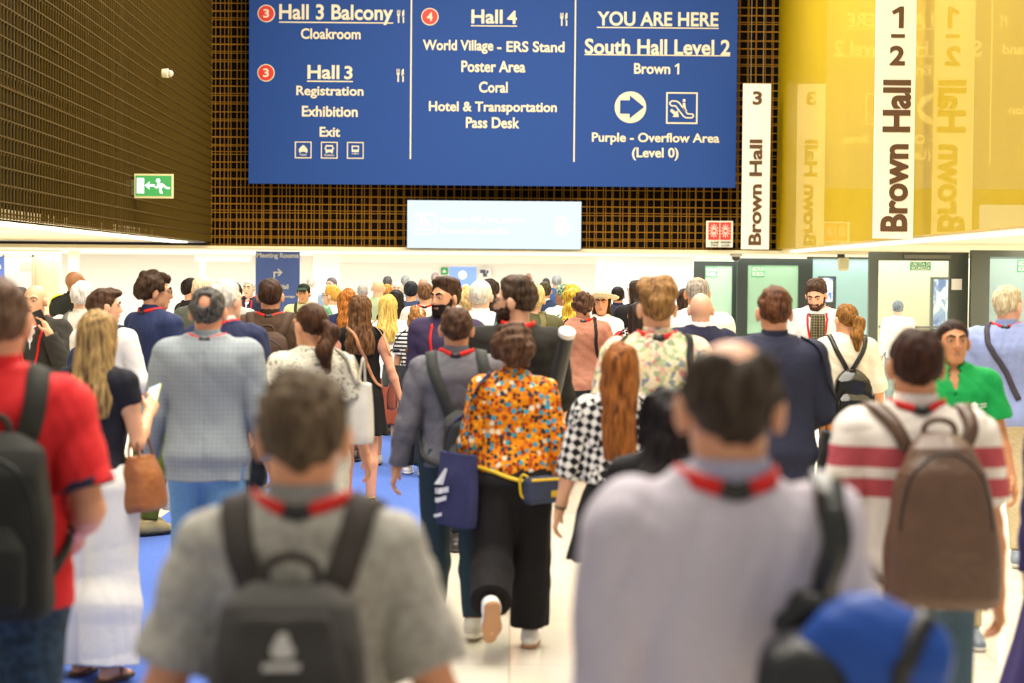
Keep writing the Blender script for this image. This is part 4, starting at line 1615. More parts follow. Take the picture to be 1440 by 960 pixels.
GREEN = plain('#22b468', .5)
GWHITE = plain('#f4f6f0', .5)
_dn = [1]
def glass_door(x0, x1, ytop, d, post_l, post_r, head, mat, glass, sign=None, sign_lines=('USCITA DI', 'SICUREZZA'), bar=True, bottom=.30):
    """framed glass door standing on the floor; pixel widths only size it at its depth"""
    _dn[0] += 1
    a = unproj(x0, 420, d); b = unproj(x1, 420, d)
    zt = unproj((x0 + x1) / 2, ytop, d).z
    px = d / FPX
    r = empty('door_%d' % _dn[0], ((a.x + b.x) / 2, d, 0)); struct(r)
    xa, xb = a.x - r.location.x, b.x - r.location.x
    pl_, pr_, hd = post_l * px, post_r * px, head * px
    f = MB()
    f.box((xa, -.06, 0), (xa + pl_, .06, zt)); f.box((xb - pr_, -.06, 0), (xb, .06, zt)); f.box((xa + pl_, -.06, zt - hd), (xb - pr_, .06, zt))
    f.box((xa + pl_, -.05, 0), (xb - pr_, .05, bottom * .35))
    struct(f.build('door_frame', mat, r))
    g = MB(); g.box((xa + pl_, -.012, bottom * .35), (xb - pr_, .012, zt - hd))
    struct(g.build('door_glass', glass, r))
    if bar:
        V, F_ = tube([(xa + pl_ + .03, -.03, 1.02), (xa + pl_ + .03, -.10, 1.02), (xb - pr_ - .03, -.10, 1.02), (xb - pr_ - .03, -.03, 1.02)], .016, 6)
        struct(mesh_obj('push_bar', V, F_, plain('#8b8f8a', .3, .6), r))
        c_ = MB(); c_.box((xa + pl_ + .25 * (xb - xa), -.11, zt - hd * .75), (xb - pr_, -.06, zt - hd * .3)); struct(c_.build('door_closer', plain('#6a6a5e', .4, .4), r))
    if sign:
        sx0, sy0, sx1, sy1 = sign
        p0 = unproj(sx0, sy1, d - .03); p1 = unproj(sx1, sy0, d - .03)
        s_ = MB().box((p0.x - r.location.x, -.03, p0.z), (p1.x - r.location.x, -.016, p1.z)).build('exit_sign', GREEN, r); struct(s_)
        hh = (p1.z - p0.z)
        for k, tx in enumerate(sign_lines):
            zc = p1.z - hh * (.08 + .46 * k)
            o_ = lettering(tx, p0.x + .05 * (p1.x - p0.x), p1.x - .05 * (p1.x - p0.x), zc - hh * .38, zc, d - .042, GWHITE, r, 'lettering')
            struct(o_)
    return r

G1 = glass_mat('#d2e6da', .30); G2 = glass_mat('#c4dccd', .34); G3 = glass_mat('#eef5ee', .10); G4 = glass_mat('#c9dde4', .2)
glass_door(975, 1038, 367, 58.0, 16, 9, 7, DARKB, G1, (992, 375.5, 1008, 389), bar=False)
glass_door(1036, 1134, 363, 57.0, 15, 12, 10, DARKB, G2, (1057, 374, 1075, 389), bar=False)
glass_door(1134, 1228, 361, 57.0, 8, 5, 3, DARKB, G4, bar=False)
glass_door(1221, 1360, 354.5, 32.5, 13, 26, 12, DARKF, G3, (1280, 368, 1309, 380))
glass_door(1364, 1470, 352, 32.0, 26, 18, 9, DARKF, G4, (1431, 366, 1452, 382), bar=False)
p0 = unproj(1348, 392, 32.3); o = MB().box((p0.x - .09, 32.36, p0.z - .18), (p0.x + .07, 32.43, p0.z)).build('door_sensor', plain('#f0f0ec', .5)); struct(o)
# what stands behind the glass
wall_px('wall_vestibule', 972, 1240, 70, mat=plain('#bccdb8', .7))
wall_px('wall_corridor', 1236, 1700, 52, mat=plain('#e9dfc2', .7))
def poster_screen(label, x0, y0, x1, y1, d, seed):
    a = unproj(x0, y1, d); b = unproj(x1, y0, d)
    r = empty('poster_stand', ((a.x + b.x) / 2, d, 0)); tag(r, label, 'poster stand')
    hx = (b.x - a.x) / 2
    MB().box((-hx - .05, .0, .0), (hx + .10, .12, b.z + .05)).build('case', DARKB, r)
    m, nt, bs = nodes_of('blue_poster')
    tc = N(nt, 'ShaderNodeTexCoord'); no = N(nt, 'ShaderNodeTexNoise', i_Scale=3.2, i_Detail=5.0, i_Distortion=1.2)
    mp = N(nt, 'ShaderNodeMapping'); mp.inputs['Location'].default_value = (seed, 0, 0); mp.inputs['Scale'].default_value = (1.6, 1, .8)
    L(nt, tc.outputs['Object'], mp.inputs[0]); L(nt, mp.outputs[0], no.inputs['Vector'])
    rp = ramp(nt, [(.40, '#4a63b4'), (.5, '#8ea6dc'), (.56, '#e6ecf6')]); L(nt, no.outputs[0], rp.inputs[0])
    L(nt, rp.outputs[0], bs.inputs['Base Color']); bs.inputs['Roughness'].default_value = .4
    MB().box((-hx, -.012, a.z), (hx, .0, b.z)).build('poster', m, r)
    return r
poster_screen('tall poster stand of blue print behind the white glass exit door', 1312, 393, 1340, 462, 40.0, 2.0)
poster_screen('small blue poster stand behind the glass beside the scarfed man', 1153, 391, 1171, 424, 54.0, 7.0)
# ceiling bits at the portal
def dome(label, px, py, d):
    p = unproj(px, py, d); z = p.z
    r = empty('ceiling_camera', (p.x, d, z)); tag(r, label, 'camera')
    V, F_ = solid_mesh(S().cone((0, 0, .05), (0, 0, .12), .13, .15, .01, flat=True, flat0=True), .02); mesh_obj('housing', V, F_, plain('#c9c9c2', .4), r)
    V, F_ = solid_mesh(S().ell((0, 0, .03), (.10, .10, .09), None, .01), .02); mesh_obj('dome', V, F_, plain('#3a3a3c', .1), r)
dome('small dome camera under the ceiling above the dark glass doors', 1035, 364, 46.5)
sp = unproj(1186, 371, 46.0)
r = empty('wall_speaker', (sp.x, 46.0, sp.z)); tag(r, 'small cream loudspeaker hanging under the low ceiling by the doors', 'loudspeaker')
V, F_ = solid_mesh(S().loft([(-.16, .10, .09, 0, 0), (0, .13, .11, 0, 0), (.14, .12, .10, 0, 0)], n=5), .02); mesh_obj('cabinet', V, F_, plain('#e7e0b8', .5), r)
MB().box((-.09, -.125, -.11), (.09, -.10, .1)).build('grille', plain('#cfc79f', .7), r)
MB().box((-.14, -.05, .14), (.02, .05, .26)).build('bracket', plain('#3c3a34', .5), r)
# ------------------------------------------------------------------ signs
BLUE = plain('#23458a', .6, 0, .15)
BLUE_B = plain('#5676cc', .55)
IVORY = plain('#e0d6b8', .7)
SRED = plain('#cf2a1c', .5)
BROWN = plain('#54340f', .6)

class Board:
    """flat board facing the hall at depth d; pixel maps onto its face"""
    def __init__(s, name, label, cat, x0, y0, x1, y1, d, mat, th=.08, part='panel', z1=None):
        cx, cy = (x0 + x1) / 2, (y0 + y1) / 2
        s.d = d
        s.c = unproj(cx, cy, d)
        s.cx, s.cy = cx, cy
        s.k = d / FPX
        a = s.m(x0, y1); b = s.m(x1, y0)
        s.root = empty(name, (s.c.x, d, a[1])); tag(s.root, label, cat)
        s.z0 = a[1]
        s.th = th
        s.front = d - th / 2
        MB().box((a[0] - s.c.x, -th / 2, 0), (b[0] - s.c.x, th / 2, (b[1] if z1 is None else z1) - a[1])).build(part, mat, s.root)
    def m(s, px, py):
        return (s.c.x + (px - s.cx) * s.k, s.c.z - (py - s.cy) * s.k)
    def text(s, body, x0, x1, y0, y1, mat=None, name='lettering', rot=0, bold=.022):
        a = s.m(x0, y1); b = s.m(x1, y0)
        return lettering(body, a[0], b[0], a[1], b[1], s.front - .014, mat or IVORY, s.root, name, rot, bold)
    def poly(s, pts, name, mat=None, parent=None, lift=0):
        mb = MB()
        for q in pts: mb.prism([(s.m(*p)[0] - s.c.x, s.m(*p)[1] - s.z0) for p in q], -s.th / 2 - .012 - lift, -s.th / 2 + .001)
        return mb.build(name, mat or IVORY, parent or s.root)
    def line(s, strokes, w, name, mat=None, lift=0, closed=False, mb=None):
        mb = mb or MB()
        for q in strokes: stroke(mb, [(s.m(*p)[0] - s.c.x, s.m(*p)[1] - s.z0) for p in q], w * s.k, -s.th / 2 - .012 - lift, -s.th / 2 + .001, closed)
        return mb.build(name, mat or IVORY, s.root)

def rect(x0, y0, x1, y1): return [(x0, y0), (x1, y0), (x1, y1), (x0, y1)]
def circ(cx, cy, r, n=28): return [(cx + r * math.cos(2 * math.pi * i / n), cy + r * math.sin(2 * math.pi * i / n)) for i in range(n)]

ZS = unproj(690, -190, 44.3).z
sg = Board('hanging_sign', 'huge blue directory sign with three columns hanging on the back wall', 'sign', 352, -60, 1034.5, 260, 44.3, BLUE, .12)
T = lambda *a, **k: sg.text(*a, **k)
T('Hall 3 Balcony', 394, 553, 9.5, 37.5); sg.poly([rect(394, 34, 553.5, 35.6)], 'underline')
T('Cloakroom', 424.5, 508, 43, 58)
T('Hall', 434, 478.5, 94, 113.5); T('3', 485.5, 497, 95, 113.5); sg.poly([rect(433.5, 115.8, 497.5, 117.4)], 'underline')
T('Registration', 418.5, 512.5, 123, 140.5); T('Exhibition', 426.5, 504.5, 151, 166); T('Exit', 451.5, 480, 180, 194)
T('Hall', 662.5, 706, 15, 34.5); T('4', 712.5, 726, 16, 34.5); sg.poly([rect(662, 36.8, 726.5, 38.3)], 'underline')
T('World Village', 595, 693.5, 57.5, 76.5); T('- ERS Stand', 699, 793, 58.5, 73.5); T('Poster Area', 649, 738.5, 86, 102); T('Coral', 674, 714, 115, 130.5)
T('Hotel & Transportation', 604, 783, 143, 161); T('Pass Desk', 656, 731, 164.5, 180)
T('YOU ARE HERE', 838.5, 1007.5, 16, 36); sg.poly([rect(838, 37.5, 1008, 39)], 'underline')
T('South Hall Level 2', 821.5, 1024.5, 54, 75.5); sg.poly([rect(821, 75.5, 1024.5, 77)], 'underline')
T('Brown', 890.5, 941, 87.5, 102.5); sg.poly([[(951, 102.5), (951, 91), (947.5, 92.5), (947.5, 90.4), (951.6, 87.5), (953.6, 87.5), (953.6, 102.5)]], 'lettering')
T('Purple - Overflow Area', 832.5, 1011, 184.5, 201.5); T('(Level 0)', 889, 954, 205, 223)
sg.poly([rect(577.6, -60, 579.6, 224)], 'divider'); sg.poly([rect(806.8, -60, 808.8, 226)], 'divider')
for (cx, cy, n_) in ((376, 23, '3'), (376, 105.5, '3'), (604.5, 25.5, '4')):
    sg.poly([circ(cx, cy, 12.2)], 'badge_ring')
    sg.poly([circ(cx, cy, 10.8)], 'badge', SRED, lift=.01)
    o = sg.text(n_, cx - 4, cx + 4, cy - 6, cy + 6); o.location.y -= .012
for (cx, cy) in ((564, 25.5), (564, 107.5), (792, 27.5)):
    P = [rect(cx - 4.2, cy - 1, cx - 2.2, cy + 9), rect(cx - 5.4, cy - 4, cx - 1, cy - 1)]
    P += [rect(cx - 5.4 + 1.75 * i, cy - 9, cx - 4.5 + 1.75 * i, cy - 3) for i in range(3)]
    P += [rect(cx + 2.6, cy - 1, cx + 4.6, cy + 9), [(cx + 1.6, cy - 6), (cx + 3, cy - 9), (cx + 4.6, cy - 9), (cx + 4.6, cy + 1), (cx + 1.6, cy + 1)]]
    sg.poly(P, 'cutlery_symbol')
# transport symbols
for k, cx in enumerate((428.5, 465, 501.5)):
    cy = 212.5; r_ = 11
    sg.line([rect(cx - r_, cy - r_, cx + r_, cy + r_)], 1.3, 'symbol_frame', closed=True)
    if k == 0:
        P = [rect(cx - 6, cy - 2, cx + 6, cy + 2.6), [(cx - 4.6, cy - 2), (cx - 3, cy - 5.2), (cx + 3, cy - 5.2), (cx + 4.6, cy - 2)], rect(cx - 1.4, cy - 6.6, cx + 1.4, cy - 5.2), rect(cx - 5.4, cy + 2.6, cx - 3.4, cy + 4), rect(cx + 3.4, cy + 2.6, cx + 5.4, cy + 4)]
    elif k == 1:
        P = [rect(cx - 5.2, cy - 1, cx + 5.2, cy + 3), rect(cx - 5.2, cy - 7, cx + 5.2, cy - 5), rect(cx - 5.2, cy - 5, cx - 4, cy - 1), rect(cx + 4, cy - 5, cx + 5.2, cy - 1), rect(cx - 4.6, cy + 3, cx - 3, cy + 4.4), rect(cx + 3, cy + 3, cx + 4.6, cy + 4.4), rect(cx - 6.6, cy - 4, cx - 5.6, cy - 1), rect(cx + 5.6, cy - 4, cx + 6.6, cy - 1)]
    else:
        P = [rect(cx - 5, cy - 1, cx + 5, cy + 2.4), rect(cx - 5, cy - 6.6, cx + 5, cy - 5), rect(cx - 5, cy - 5, cx - 3.6, cy - 1), rect(cx + 3.6, cy - 5, cx + 5, cy - 1), rect(cx - 5, cy + 4.4, cx - 2, cy + 5.2), rect(cx + 2, cy + 4.4, cx + 5, cy + 5.2), rect(cx - 1, cy + 3.6, cx + 1, cy + 5.6)]
    sg.poly(P, 'transport_symbol')
for tx, x0, x1 in (('TAXI', 423.5, 433), ('Shuttle Bus', 458, 472)):
    sg.text(tx, x0, x1, 218, 220.6, bold=.01)
# arrow in a disc and escalator
sg.poly([circ(886, 149, 22, 40)], 'arrow_disc')
o = sg.poly([[(871.5, 139.5), (885, 139.5), (885, 132.5), (905, 148.5), (885, 164.5), (885, 158), (871.5, 158)]], 'arrow', BLUE, lift=.012)
sg.line([rect(937, 128.5, 979, 170.5)], 2, 'symbol_frame', closed=True)
esc = [(941, 142), (944, 139.6), (950.5, 140), (954, 142), (966, 157.5), (973, 157.8), (974.5, 160.5), (972, 163), (964, 163), (960.5, 161), (949, 146.5), (944, 146.6), (941.4, 144.6)]
sg.line([esc], 1.8, 'escalator_symbol', closed=True)
sg.poly([circ(961, 139, 2.2, 14), [(959, 142.5), (962.6, 142.5), (963.4, 150), (965.5, 153), (963, 154.5), (959.4, 150)]], 'passenger_symbol')
sg.poly([[(943.4, 150.5), (950, 155), (952, 152.4), (954, 162), (944.8, 162), (947.2, 159), (941.6, 154)]], 'arrow')
for x in (470, 915):
    a = sg.m(x, -60)
    V, F_ = tube([(a[0] - sg.c.x, 0, a[1] - sg.z0), (a[0] - sg.c.x, 0, Z_TOP - sg.z0)], .02, 6); mesh_obj('hanging_cable', V, F_, plain('#777777', .4), sg.root)

# lit screen below the big sign
def scr_mat(c, st, name):
    m, nt, b = nodes_of(name)
    b.inputs['Base Color'].default_value = (.05, .05, .05, 1); b.inputs['Roughness'].default_value = .4
    b.inputs['Emission Color'].default_value = (*c, 1); b.inputs['Emission Strength'].default_value = st
    return m
ls = Board('display_screen', 'pale blue lit screen with faint white network text above the portal', 'screen', 572.5, 282, 817.5, 350.5, 44.5, plain('#1b2040', .5), .16, 'casing')
ls.poly([rect(573.2, 282.8, 816.8, 349.6)], 'lit_panel', scr_mat((.76, .92, 1.0), .575, 'lit_screen'))
MB().box((-1.2, .07, .3), (-1.0, .5, .8)).box((1.0, .07, .3), (1.2, .5, .8)).build('wall_mount', plain('#333333', .5), ls.root)
SW = scr_mat((1, 1, 1), .64, 'lit_white')
def sl(o): o.location.y -= .012; return o
sl(ls.text('Network: ERS_Free_Internet', 619.5, 738, 305, 314, SW)); sl(ls.text('Password: ersmilan', 619.5, 716, 320.5, 329, SW))
ls.line([rect(585.5, 302, 613, 329.5)], 2.6, 'symbol_frame', SW, lift=.012, closed=True)
ls.poly([[(590, 305), (597, 305), (605, 312), (607.5, 319), (590, 319)], rect(588, 322, 611, 325)], 'wifi_symbol', SW, lift=.012)
mbr = MB()
ls.poly([circ(790, 311, 8.5), circ(784, 320, 6), circ(797, 320, 6.5), circ(790.5, 322, 9)], 'logo', SW, lift=.012)
ls.poly([circ(790, 309.6, 2.6, 12), rect(786.5, 316, 795, 318)], 'logo_detail', scr_mat((.76, .92, 1.0), .575, 'lit_screen'), lift=.024)

# hanging banners, seen again in the yellow glass
for (lab, x0, y0, x1, y1, d, nums, bx) in (
        ('narrow white hanging banner reading Brown Hall 3 at the wall corner', 1043.5, 118.5, 1082.5, 350, 43.6, [('3', 1057, 1070, 129, 148)], [('Hall', 1053.5, 1071.5, 196.5, 247.5), ('Brown', 1053.5, 1071.5, 259, 344)]),
        ('tall white hanging banner reading Brown Hall 1 - 2 in front of the yellow glass', 1231, -150, 1287, 334, 25.5, [('-', 1252, 1271, 49, 53.5), ('2', 1250.5, 1271.5, 65, 92)], [('Hall', 1242, 1281, 112.5, 185), ('Brown', 1241, 1279, 202, 324)])):
    b = Board('hanging_banner', lab, 'banner', x0, y0, x1, y1, d, plain('#f3ead8', .6), .05)
    for (tx, a0, a1, c0, c1) in nums: b.text(tx, a0, a1, c0, c1, BROWN, bold=.03)
    if y0 < 0: b.poly([[(1262.5, 40), (1262.5, 17.5), (1255, 21.5), (1252.5, 17), (1263.5, 10.5), (1269, 10.5), (1269, 40)]], 'lettering', BROWN)
    for q in bx: b.text(*q, BROWN, rot=90, bold=.03)
    for xx in (x0 + .28 * (x1 - x0), x0 + .72 * (x1 - x0)):
        q = b.m(xx, y0)
        V, F_ = tube([(q[0] - b.c.x, 0, q[1] - b.z0), (q[0] - b.c.x, 0, (q[1] + 2.2 if y0 < 0 else Z_TOP) - b.z0)], .008, 6); mesh_obj('hanging_wire', V, F_, plain('#8a7a5a', .4), b.root)

# fire point sign (two halves of one red plate with a white burst)
fp = Board('fire_sign', 'small red and white fire alarm sign low on the back wall', 'sign', 993, 310.5, 1030.5, 347.5, 44.7, plain('#efe8d4', .5), .05)
fp.poly([rect(996, 312.5, 1011.3, 337), rect(1012.7, 312.5, 1027.5, 337)], 'red_field', plain('#d8301f', .5))
for cx in (1003.6, 1020):
    fp.line([[(cx + 2 * math.cos(a), 324.5 + 2 * math.sin(a)), (cx + 6.6 * math.cos(a), 324.5 + 9.6 * math.sin(a))] for a in np.linspace(0, 2 * math.pi, 13)[:-1]], .9, 'burst_symbol', plain('#fbeedd', .5), lift=.01)
fp.text('ALLARME', 999, 1011, 339, 342, plain('#3a5a48', .5), bold=.01); fp.text('ANTINCENDIO', 1013, 1028, 339, 342, plain('#3a5a48', .5), bold=.01)
fp.text('FIRE', 1000, 1010, 343.4, 346.2, plain('#3a5a48', .5), bold=.01); fp.text('ALARM', 1014, 1026, 343.4, 346.2, plain('#3a5a48', .5), bold=.01)

# green exit sign and camera on the left wall (they stand out from it, facing the hall)
def left_wall_point(px, py):
    """where the sight line meets the left wall"""
    lo, hi = 8.0, 45.0
    f = lambda d: unproj(px, py, d).x - (cl.x + ul.x * (D_BACK - d) / abs(ul.y))
    for _ in range(50):
        m = (lo + hi) / 2
        if f(m) > 0: lo = m
        else: hi = m
    return (lo + hi) / 2
de = left_wall_point(188, 262) - .1
ex = Board('exit_sign', 'lit green running man exit sign on the brown left wall', 'exit sign', 189.5, 244.5, 243.5, 278.5, de, plain('#e8dfa8', .5), .08, 'housing')
EG = scr_mat(lin('#0ba03c'), .75, 'lit_green'); EW = scr_mat((1, 1, .9), 1.25, 'lit_sign_white')
ex.poly([rect(191.5, 247.2, 241.8, 275.5)], 'green_field', EG)
ex.poly([rect(193.4, 250.5, 203.5, 272)], 'door_symbol', EW, lift=.01)
ex.poly([[(204.5, 261), (211, 255.5), (211, 259.4), (218.5, 259.4), (218.5, 262.6), (211, 262.6), (211, 266.5)]], 'arrow', EW, lift=.01)
ex.poly([circ(223, 254, 3, 16), [(222.5, 257), (229, 257.5), (236.5, 263.5), (239.5, 263), (239.5, 265.5), (235.5, 266), (229.5, 262), (228, 266), (229.5, 272), (226, 272), (224.5, 266.5), (226, 261), (222.5, 264.5), (219, 264.5), (219, 262.4), (221.5, 262)]], 'running_man', EW, lift=.01)
MB().box((-.62, .0, .05), (-.3, .06, .3)).build('wall_bracket', plain('#6e6a4a', .5), ex.root)
dc = left_wall_point(232, 103) - 1.2
p = unproj(237, 103, dc)
r = empty('security_camera', (p.x, dc, p.z)); tag(r, 'small cream dome security camera high on the brown left wall', 'camera')
V, F_ = solid_mesh(S().cone((-.12, 0, 0), (.0, 0, 0), .075, .085, .01, flat=True, flat0=True), .012); mesh_obj('housing', V, F_, plain('#ded6b0', .45), r)
V, F_ = solid_mesh(S().ell((.025, 0, -.005), (.066, .066, .066), None, .01), .012); mesh_obj('lens_dome', V, F_, plain('#b9b2a0', .12), r)

# blue banners in the lobby
mr = Board('lobby_banner', 'blue Meeting Rooms banner with white arrow beyond the portal', 'banner', 359.5, 353.5, 421.5, 446, 48.0, BLUE_B, .05)
mr.text('Meeting Rooms', 361, 420, 355.5, 364.5, GWHITE)
mr.line([[(385.8, 391), (385.8, 383), (394.5, 383)]], 2.2, 'arrow_shaft', GWHITE); mr.line([[(391, 378.3), (396, 383), (391, 387.8)]], 2, 'arrow_head', GWHITE)
mr.text('Hall', 394.5, 406, 399.5, 406, GWHITE); mr.text('2', 392, 399, 408.5, 415, GWHITE); mr.text('& Lounge', 389, 415, 414.8, 419, GWHITE)
MB().box((-.5, -.05, -mr.z0), (.5, .05, 0.0)).build('stand', BLUE_B, mr.root)
lb2 = Board('lobby_banner', 'blue banner with round white logo at the far end of the lobby', 'banner', 631.5, 375, 670, 425, 66.0, BLUE_B, .05)
lb2.poly([circ(650.5, 386.5, 5.6, 24)], 'logo', GWHITE); lb2.poly([circ(650.5, 387.4, 2.4, 12)], 'logo_center', plain('#f0c9b4', .5), lift=.01)
MB().box((-.4, -.05, -lb2.z0), (.4, .05, 0)).build('stand', BLUE_B, lb2.root)
lb3 = Board('lobby_banner', 'blue banner at the left edge of the view beside white door', 'banner', -26, 360, 6, 412, 55.0, BLUE_B, .05)
lb3.text('Rooms', -22, 2, 370, 378, GWHITE)
MB().box((-.3, -.05, -lb3.z0), (.3, .05, 0)).build('stand', BLUE_B, lb3.root)
gx = Board('exit_sign', 'tiny green exit sign far off beside the round logo banner', 'exit sign', 620, 376, 630, 386, 74.95, plain('#2aa45a', .5), .06, 'panel')
gx.poly([[(622, 383), (625, 378), (628, 383)]], 'arrow', GWHITE)
wp = Board('wall_poster', 'small dark and white poster on the far lobby wall', 'poster', 674, 377.5, 690, 390.5, 74.8, plain('#f4f4f2', .5), .05)
wp.poly([rect(675, 379, 683, 384), rect(679, 384, 685, 389), rect(684, 380, 687, 384)], 'print', plain('#4b4c66', .5))
# ------------------------------------------------------------------ the crowd
DK = '#1d1a1c'
NAVY = '#262a45'
JEAN = '#3d5670'

# --- man in grey T-shirt, nearest, bottom left of centre
p = Person('grey', 425, 520, 745, 'man in grey t-shirt with grey backpack and red lanyard, nearest of all, seen from behind', build=.96, arms=((-4, 19, 16), (-4, 19, 16)), skin_c='#e6a57c', lean=3)
p.top(mottled('#a39f95', '#b8b4aa', 60), 'short', .88, .020, name='t_shirt', sl_len=.235, collar=cloth('#9c9a98'), wr=.006, fr=17)
p.trousers(cloth('#33343c'))
p.shoes()
p.hair_short('#3c2d20', '#7c6850', t=.016, tt=.020, noise=.004)
p.lanyard(w=.026)
def deer(s, put, b, fs, x0, y, zb, h):
    zc = zb + h - .115
    Q = []
    def pr(pts):
        P = np.array([s.pt((x0 + u * .034, y - .05, zc + v * .034)) for u, v in pts])
        return P
    m = MB()
    for poly in ([(-.5, .2), (-.1, 1.0), (.35, 1.0), (.5, .45), (.75, .1), (.55, -.3), (-.4, -.3)], [(-.9, -.55), (1.0, -.5), (1.0, -.85), (-.9, -.9)]):
        # walk straight on to the pocket face
        P = pr(poly); c_ = P.mean(0)
        for _ in range(40):
            d = fs(P); P[:, 1] += np.clip(d, 0, .02) * .9
        P[:, 1] = P[:, 1].min() - .002
        n = len(P); Bk = P + np.array((0, .004, 0))
        m.add(list(P) + list(Bk), [tuple(range(n)), tuple(range(2 * n - 1, n - 1, -1))] + [(i, (i + 1) % n, (i + 1) % n + n, i + n) for i in range(n)])
    put('logo', m.v, m.f, plain('#c9c6c0', .6), b, False)
p.backpack('dark grey daypack with white emblem on the back of the man in grey t-shirt', '#45423f', w=.30, h=.50, dep=.17, ztop=1.368, mat2=cloth('#3a3735'), logo=deer, pocket_h=.90, zips=False, sx=.088, strap_w=.058, strap_c=cloth('#453f3b'))

# --- balding man in pale lavender shirt
p = Person('lavender', 1030, 465, 800, 'balding man in pale lavender shirt with red lanyard, close on the right, seen from behind', build=.88, arms=((0, 6, 10), (2, 8, 12)), skin_c='#dba07c', lean=3)
p.top(cloth('#cac2ce', .8, .05), 'long', .86, .027, collar=cloth('#b7b6d0'), wr=.008, fr=14)
p.trousers(cloth('#2b2d38')); p.shoes()
p.hair_short('#2a1f16', '#4e4236', t=.014, tt=.012, noise=.004, bald=[((0, -.005, .118), (.060, .097, .052))])
p.lanyard(w=.028)
r, put, sol = p.carried('shoulder_bag', 'blue shoulder bag with black base and wide black strap on the man in lavender', 'bag', (.19, -.25, 1.10))
Rb = rotm('Z', -12) @ rotm('Y', 24)
c0 = np.array((.20, -.235, 1.245))
B = S().loft([(-.12, .10, .06, -.01, 0), (-.04, .125, .075, 0, 0), (.03, .12, .072, .01, 0), (.07, .095, .05, .015, 0), (.095, .075, .03, .02, 0)], o=c0, R=Rb, n=3.0, rnd=.03)
B.wrinkle(.006, 20, 5, ridge=True)
b = sol('bag', B, cloth('#2450a8', .45))
fs = lambda P: B.ev(P, .15)
K = S().loft([(-.13, .075, .075, -.07, -.02), (-.06, .085, .097, -.075, 0), (-.01, .06, .08, -.075, 0)], o=c0, R=Rb, n=2.6, rnd=.03)
sol('base', K, leather('#17171b'), b)
for xx in (.055,):
    P = catmull([c0 + Rb @ np.array((xx, -.11, -.11)), c0 + Rb @ np.array((xx, -.12, .0)), c0 + Rb @ np.array((xx * .9, -.06, .09)), c0 + Rb @ np.array((xx * .9, .03, .10))], 20)
    P = project(fs, P, .004, 5); V, F_ = ribbon(P, grad(fs, P), .03, .006); put('buckle_strap', V, F_, leather('#17171b'), b)
P, Nn = p.strap_path([(.175, .10, 1.36), (.165, .05, 1.46), (.16, -.02, 1.49), (.165, -.09, 1.44), (.172, -.15, 1.36), (.175, -.17, 1.27)], 30, .010); V, F_ = ribbon(P, Nn, .05, .010); put('strap', V, F_, leather('#24241f', .3), b)
V, F_ = solid_mesh(S().cone(P[-1] + np.array((-.03, -.02, .01)), P[-1] + np.array((.03, -.03, -.01)), .028, .024, .01).cone(P[-1] + np.array((-.06, -.02, -.02)), P[-1] + np.array((-.01, -.03, .01)), .022, .02, .01), .006); put('strap_knot', V, F_, leather('#17171b'), b)

# --- man in striped polo with brown leather backpack
p = Person('polo', 1291, 457, 445, 'man in white polo with broad red stripes, seen from behind on the right', build=1.05, arms=((-3, 13, 14), (2, 13, 14)), skin_c='#d99a70', lean=3)
hz = p.k * (1.405 - p.zmin)
p.top(band_cloth('striped_polo', hz - .33, hz + .10, [(0, '#f1e6dc'), (.33, '#c0545c'), (.47, '#f1e6dc'), (.55, '#c0545c'), (.70, '#f1e6dc')]), 'short', .87, .020, name='polo_shirt', sl_len=.215, collar=cloth('#efe6e0'))
p.trousers(cloth('#4b5f6e'), w=1.05); p.shoes('#5a4a3c')
p.hair_short('#2a1a14', '#4a2c20', t=.012, tt=.014, noise=.0025, bald=[((0, -.02, .134), (.03, .03, .028))])
p.lanyard(w=.024)
BR = leather('#5f4331', .42)
p.backpack('large dark brown leather backpack on the man in the red striped polo', '#5a4030', w=.345, h=.53, dep=.20, ztop=1.415, mat=BR, pocket=False, sx=.115, strap_w=.045, strap_c=BR, taper=.55, nexp=2.8, x0=.035)

# --- man in red polo at the left edge
p = Person('redpolo', -6, 384, 490, 'man in red polo shirt and dark jeans cut off by the left edge', build=1.08, arms=((-4, 12, 20), (-6, 15, 80)), bend=(None, (-.45, 1, -.1)), skin_c='#e2a07c', lean=2)
p.top(cloth('#d8262a', .8, .06), 'short', .88, .020, name='polo_shirt', sl_len=.225, collar=True)
T2 = S(); a = p.arm[1]; T2.cone(a['S'] + a['up'] * .205, a['S'] + a['up'] * .228, .083, .082, .004, flat=True, flat0=True); p.solid('sleeve_trim', T2, cloth('#2a2a3c'), p.top_o)
p.trousers(mottled('#23313f', '#31465a', 40), w=1.05); p.shoes()
p.hair_short('#4a3426', '#7a5c48', t=.012, noise=.003)
p.backpack('black backpack on the man in red polo at the left edge', '#23231f', w=.34, h=.47, dep=.19, ztop=1.34, sx=.085, strap_w=.06, strap_c=cloth('#34332e'), x0=.035)

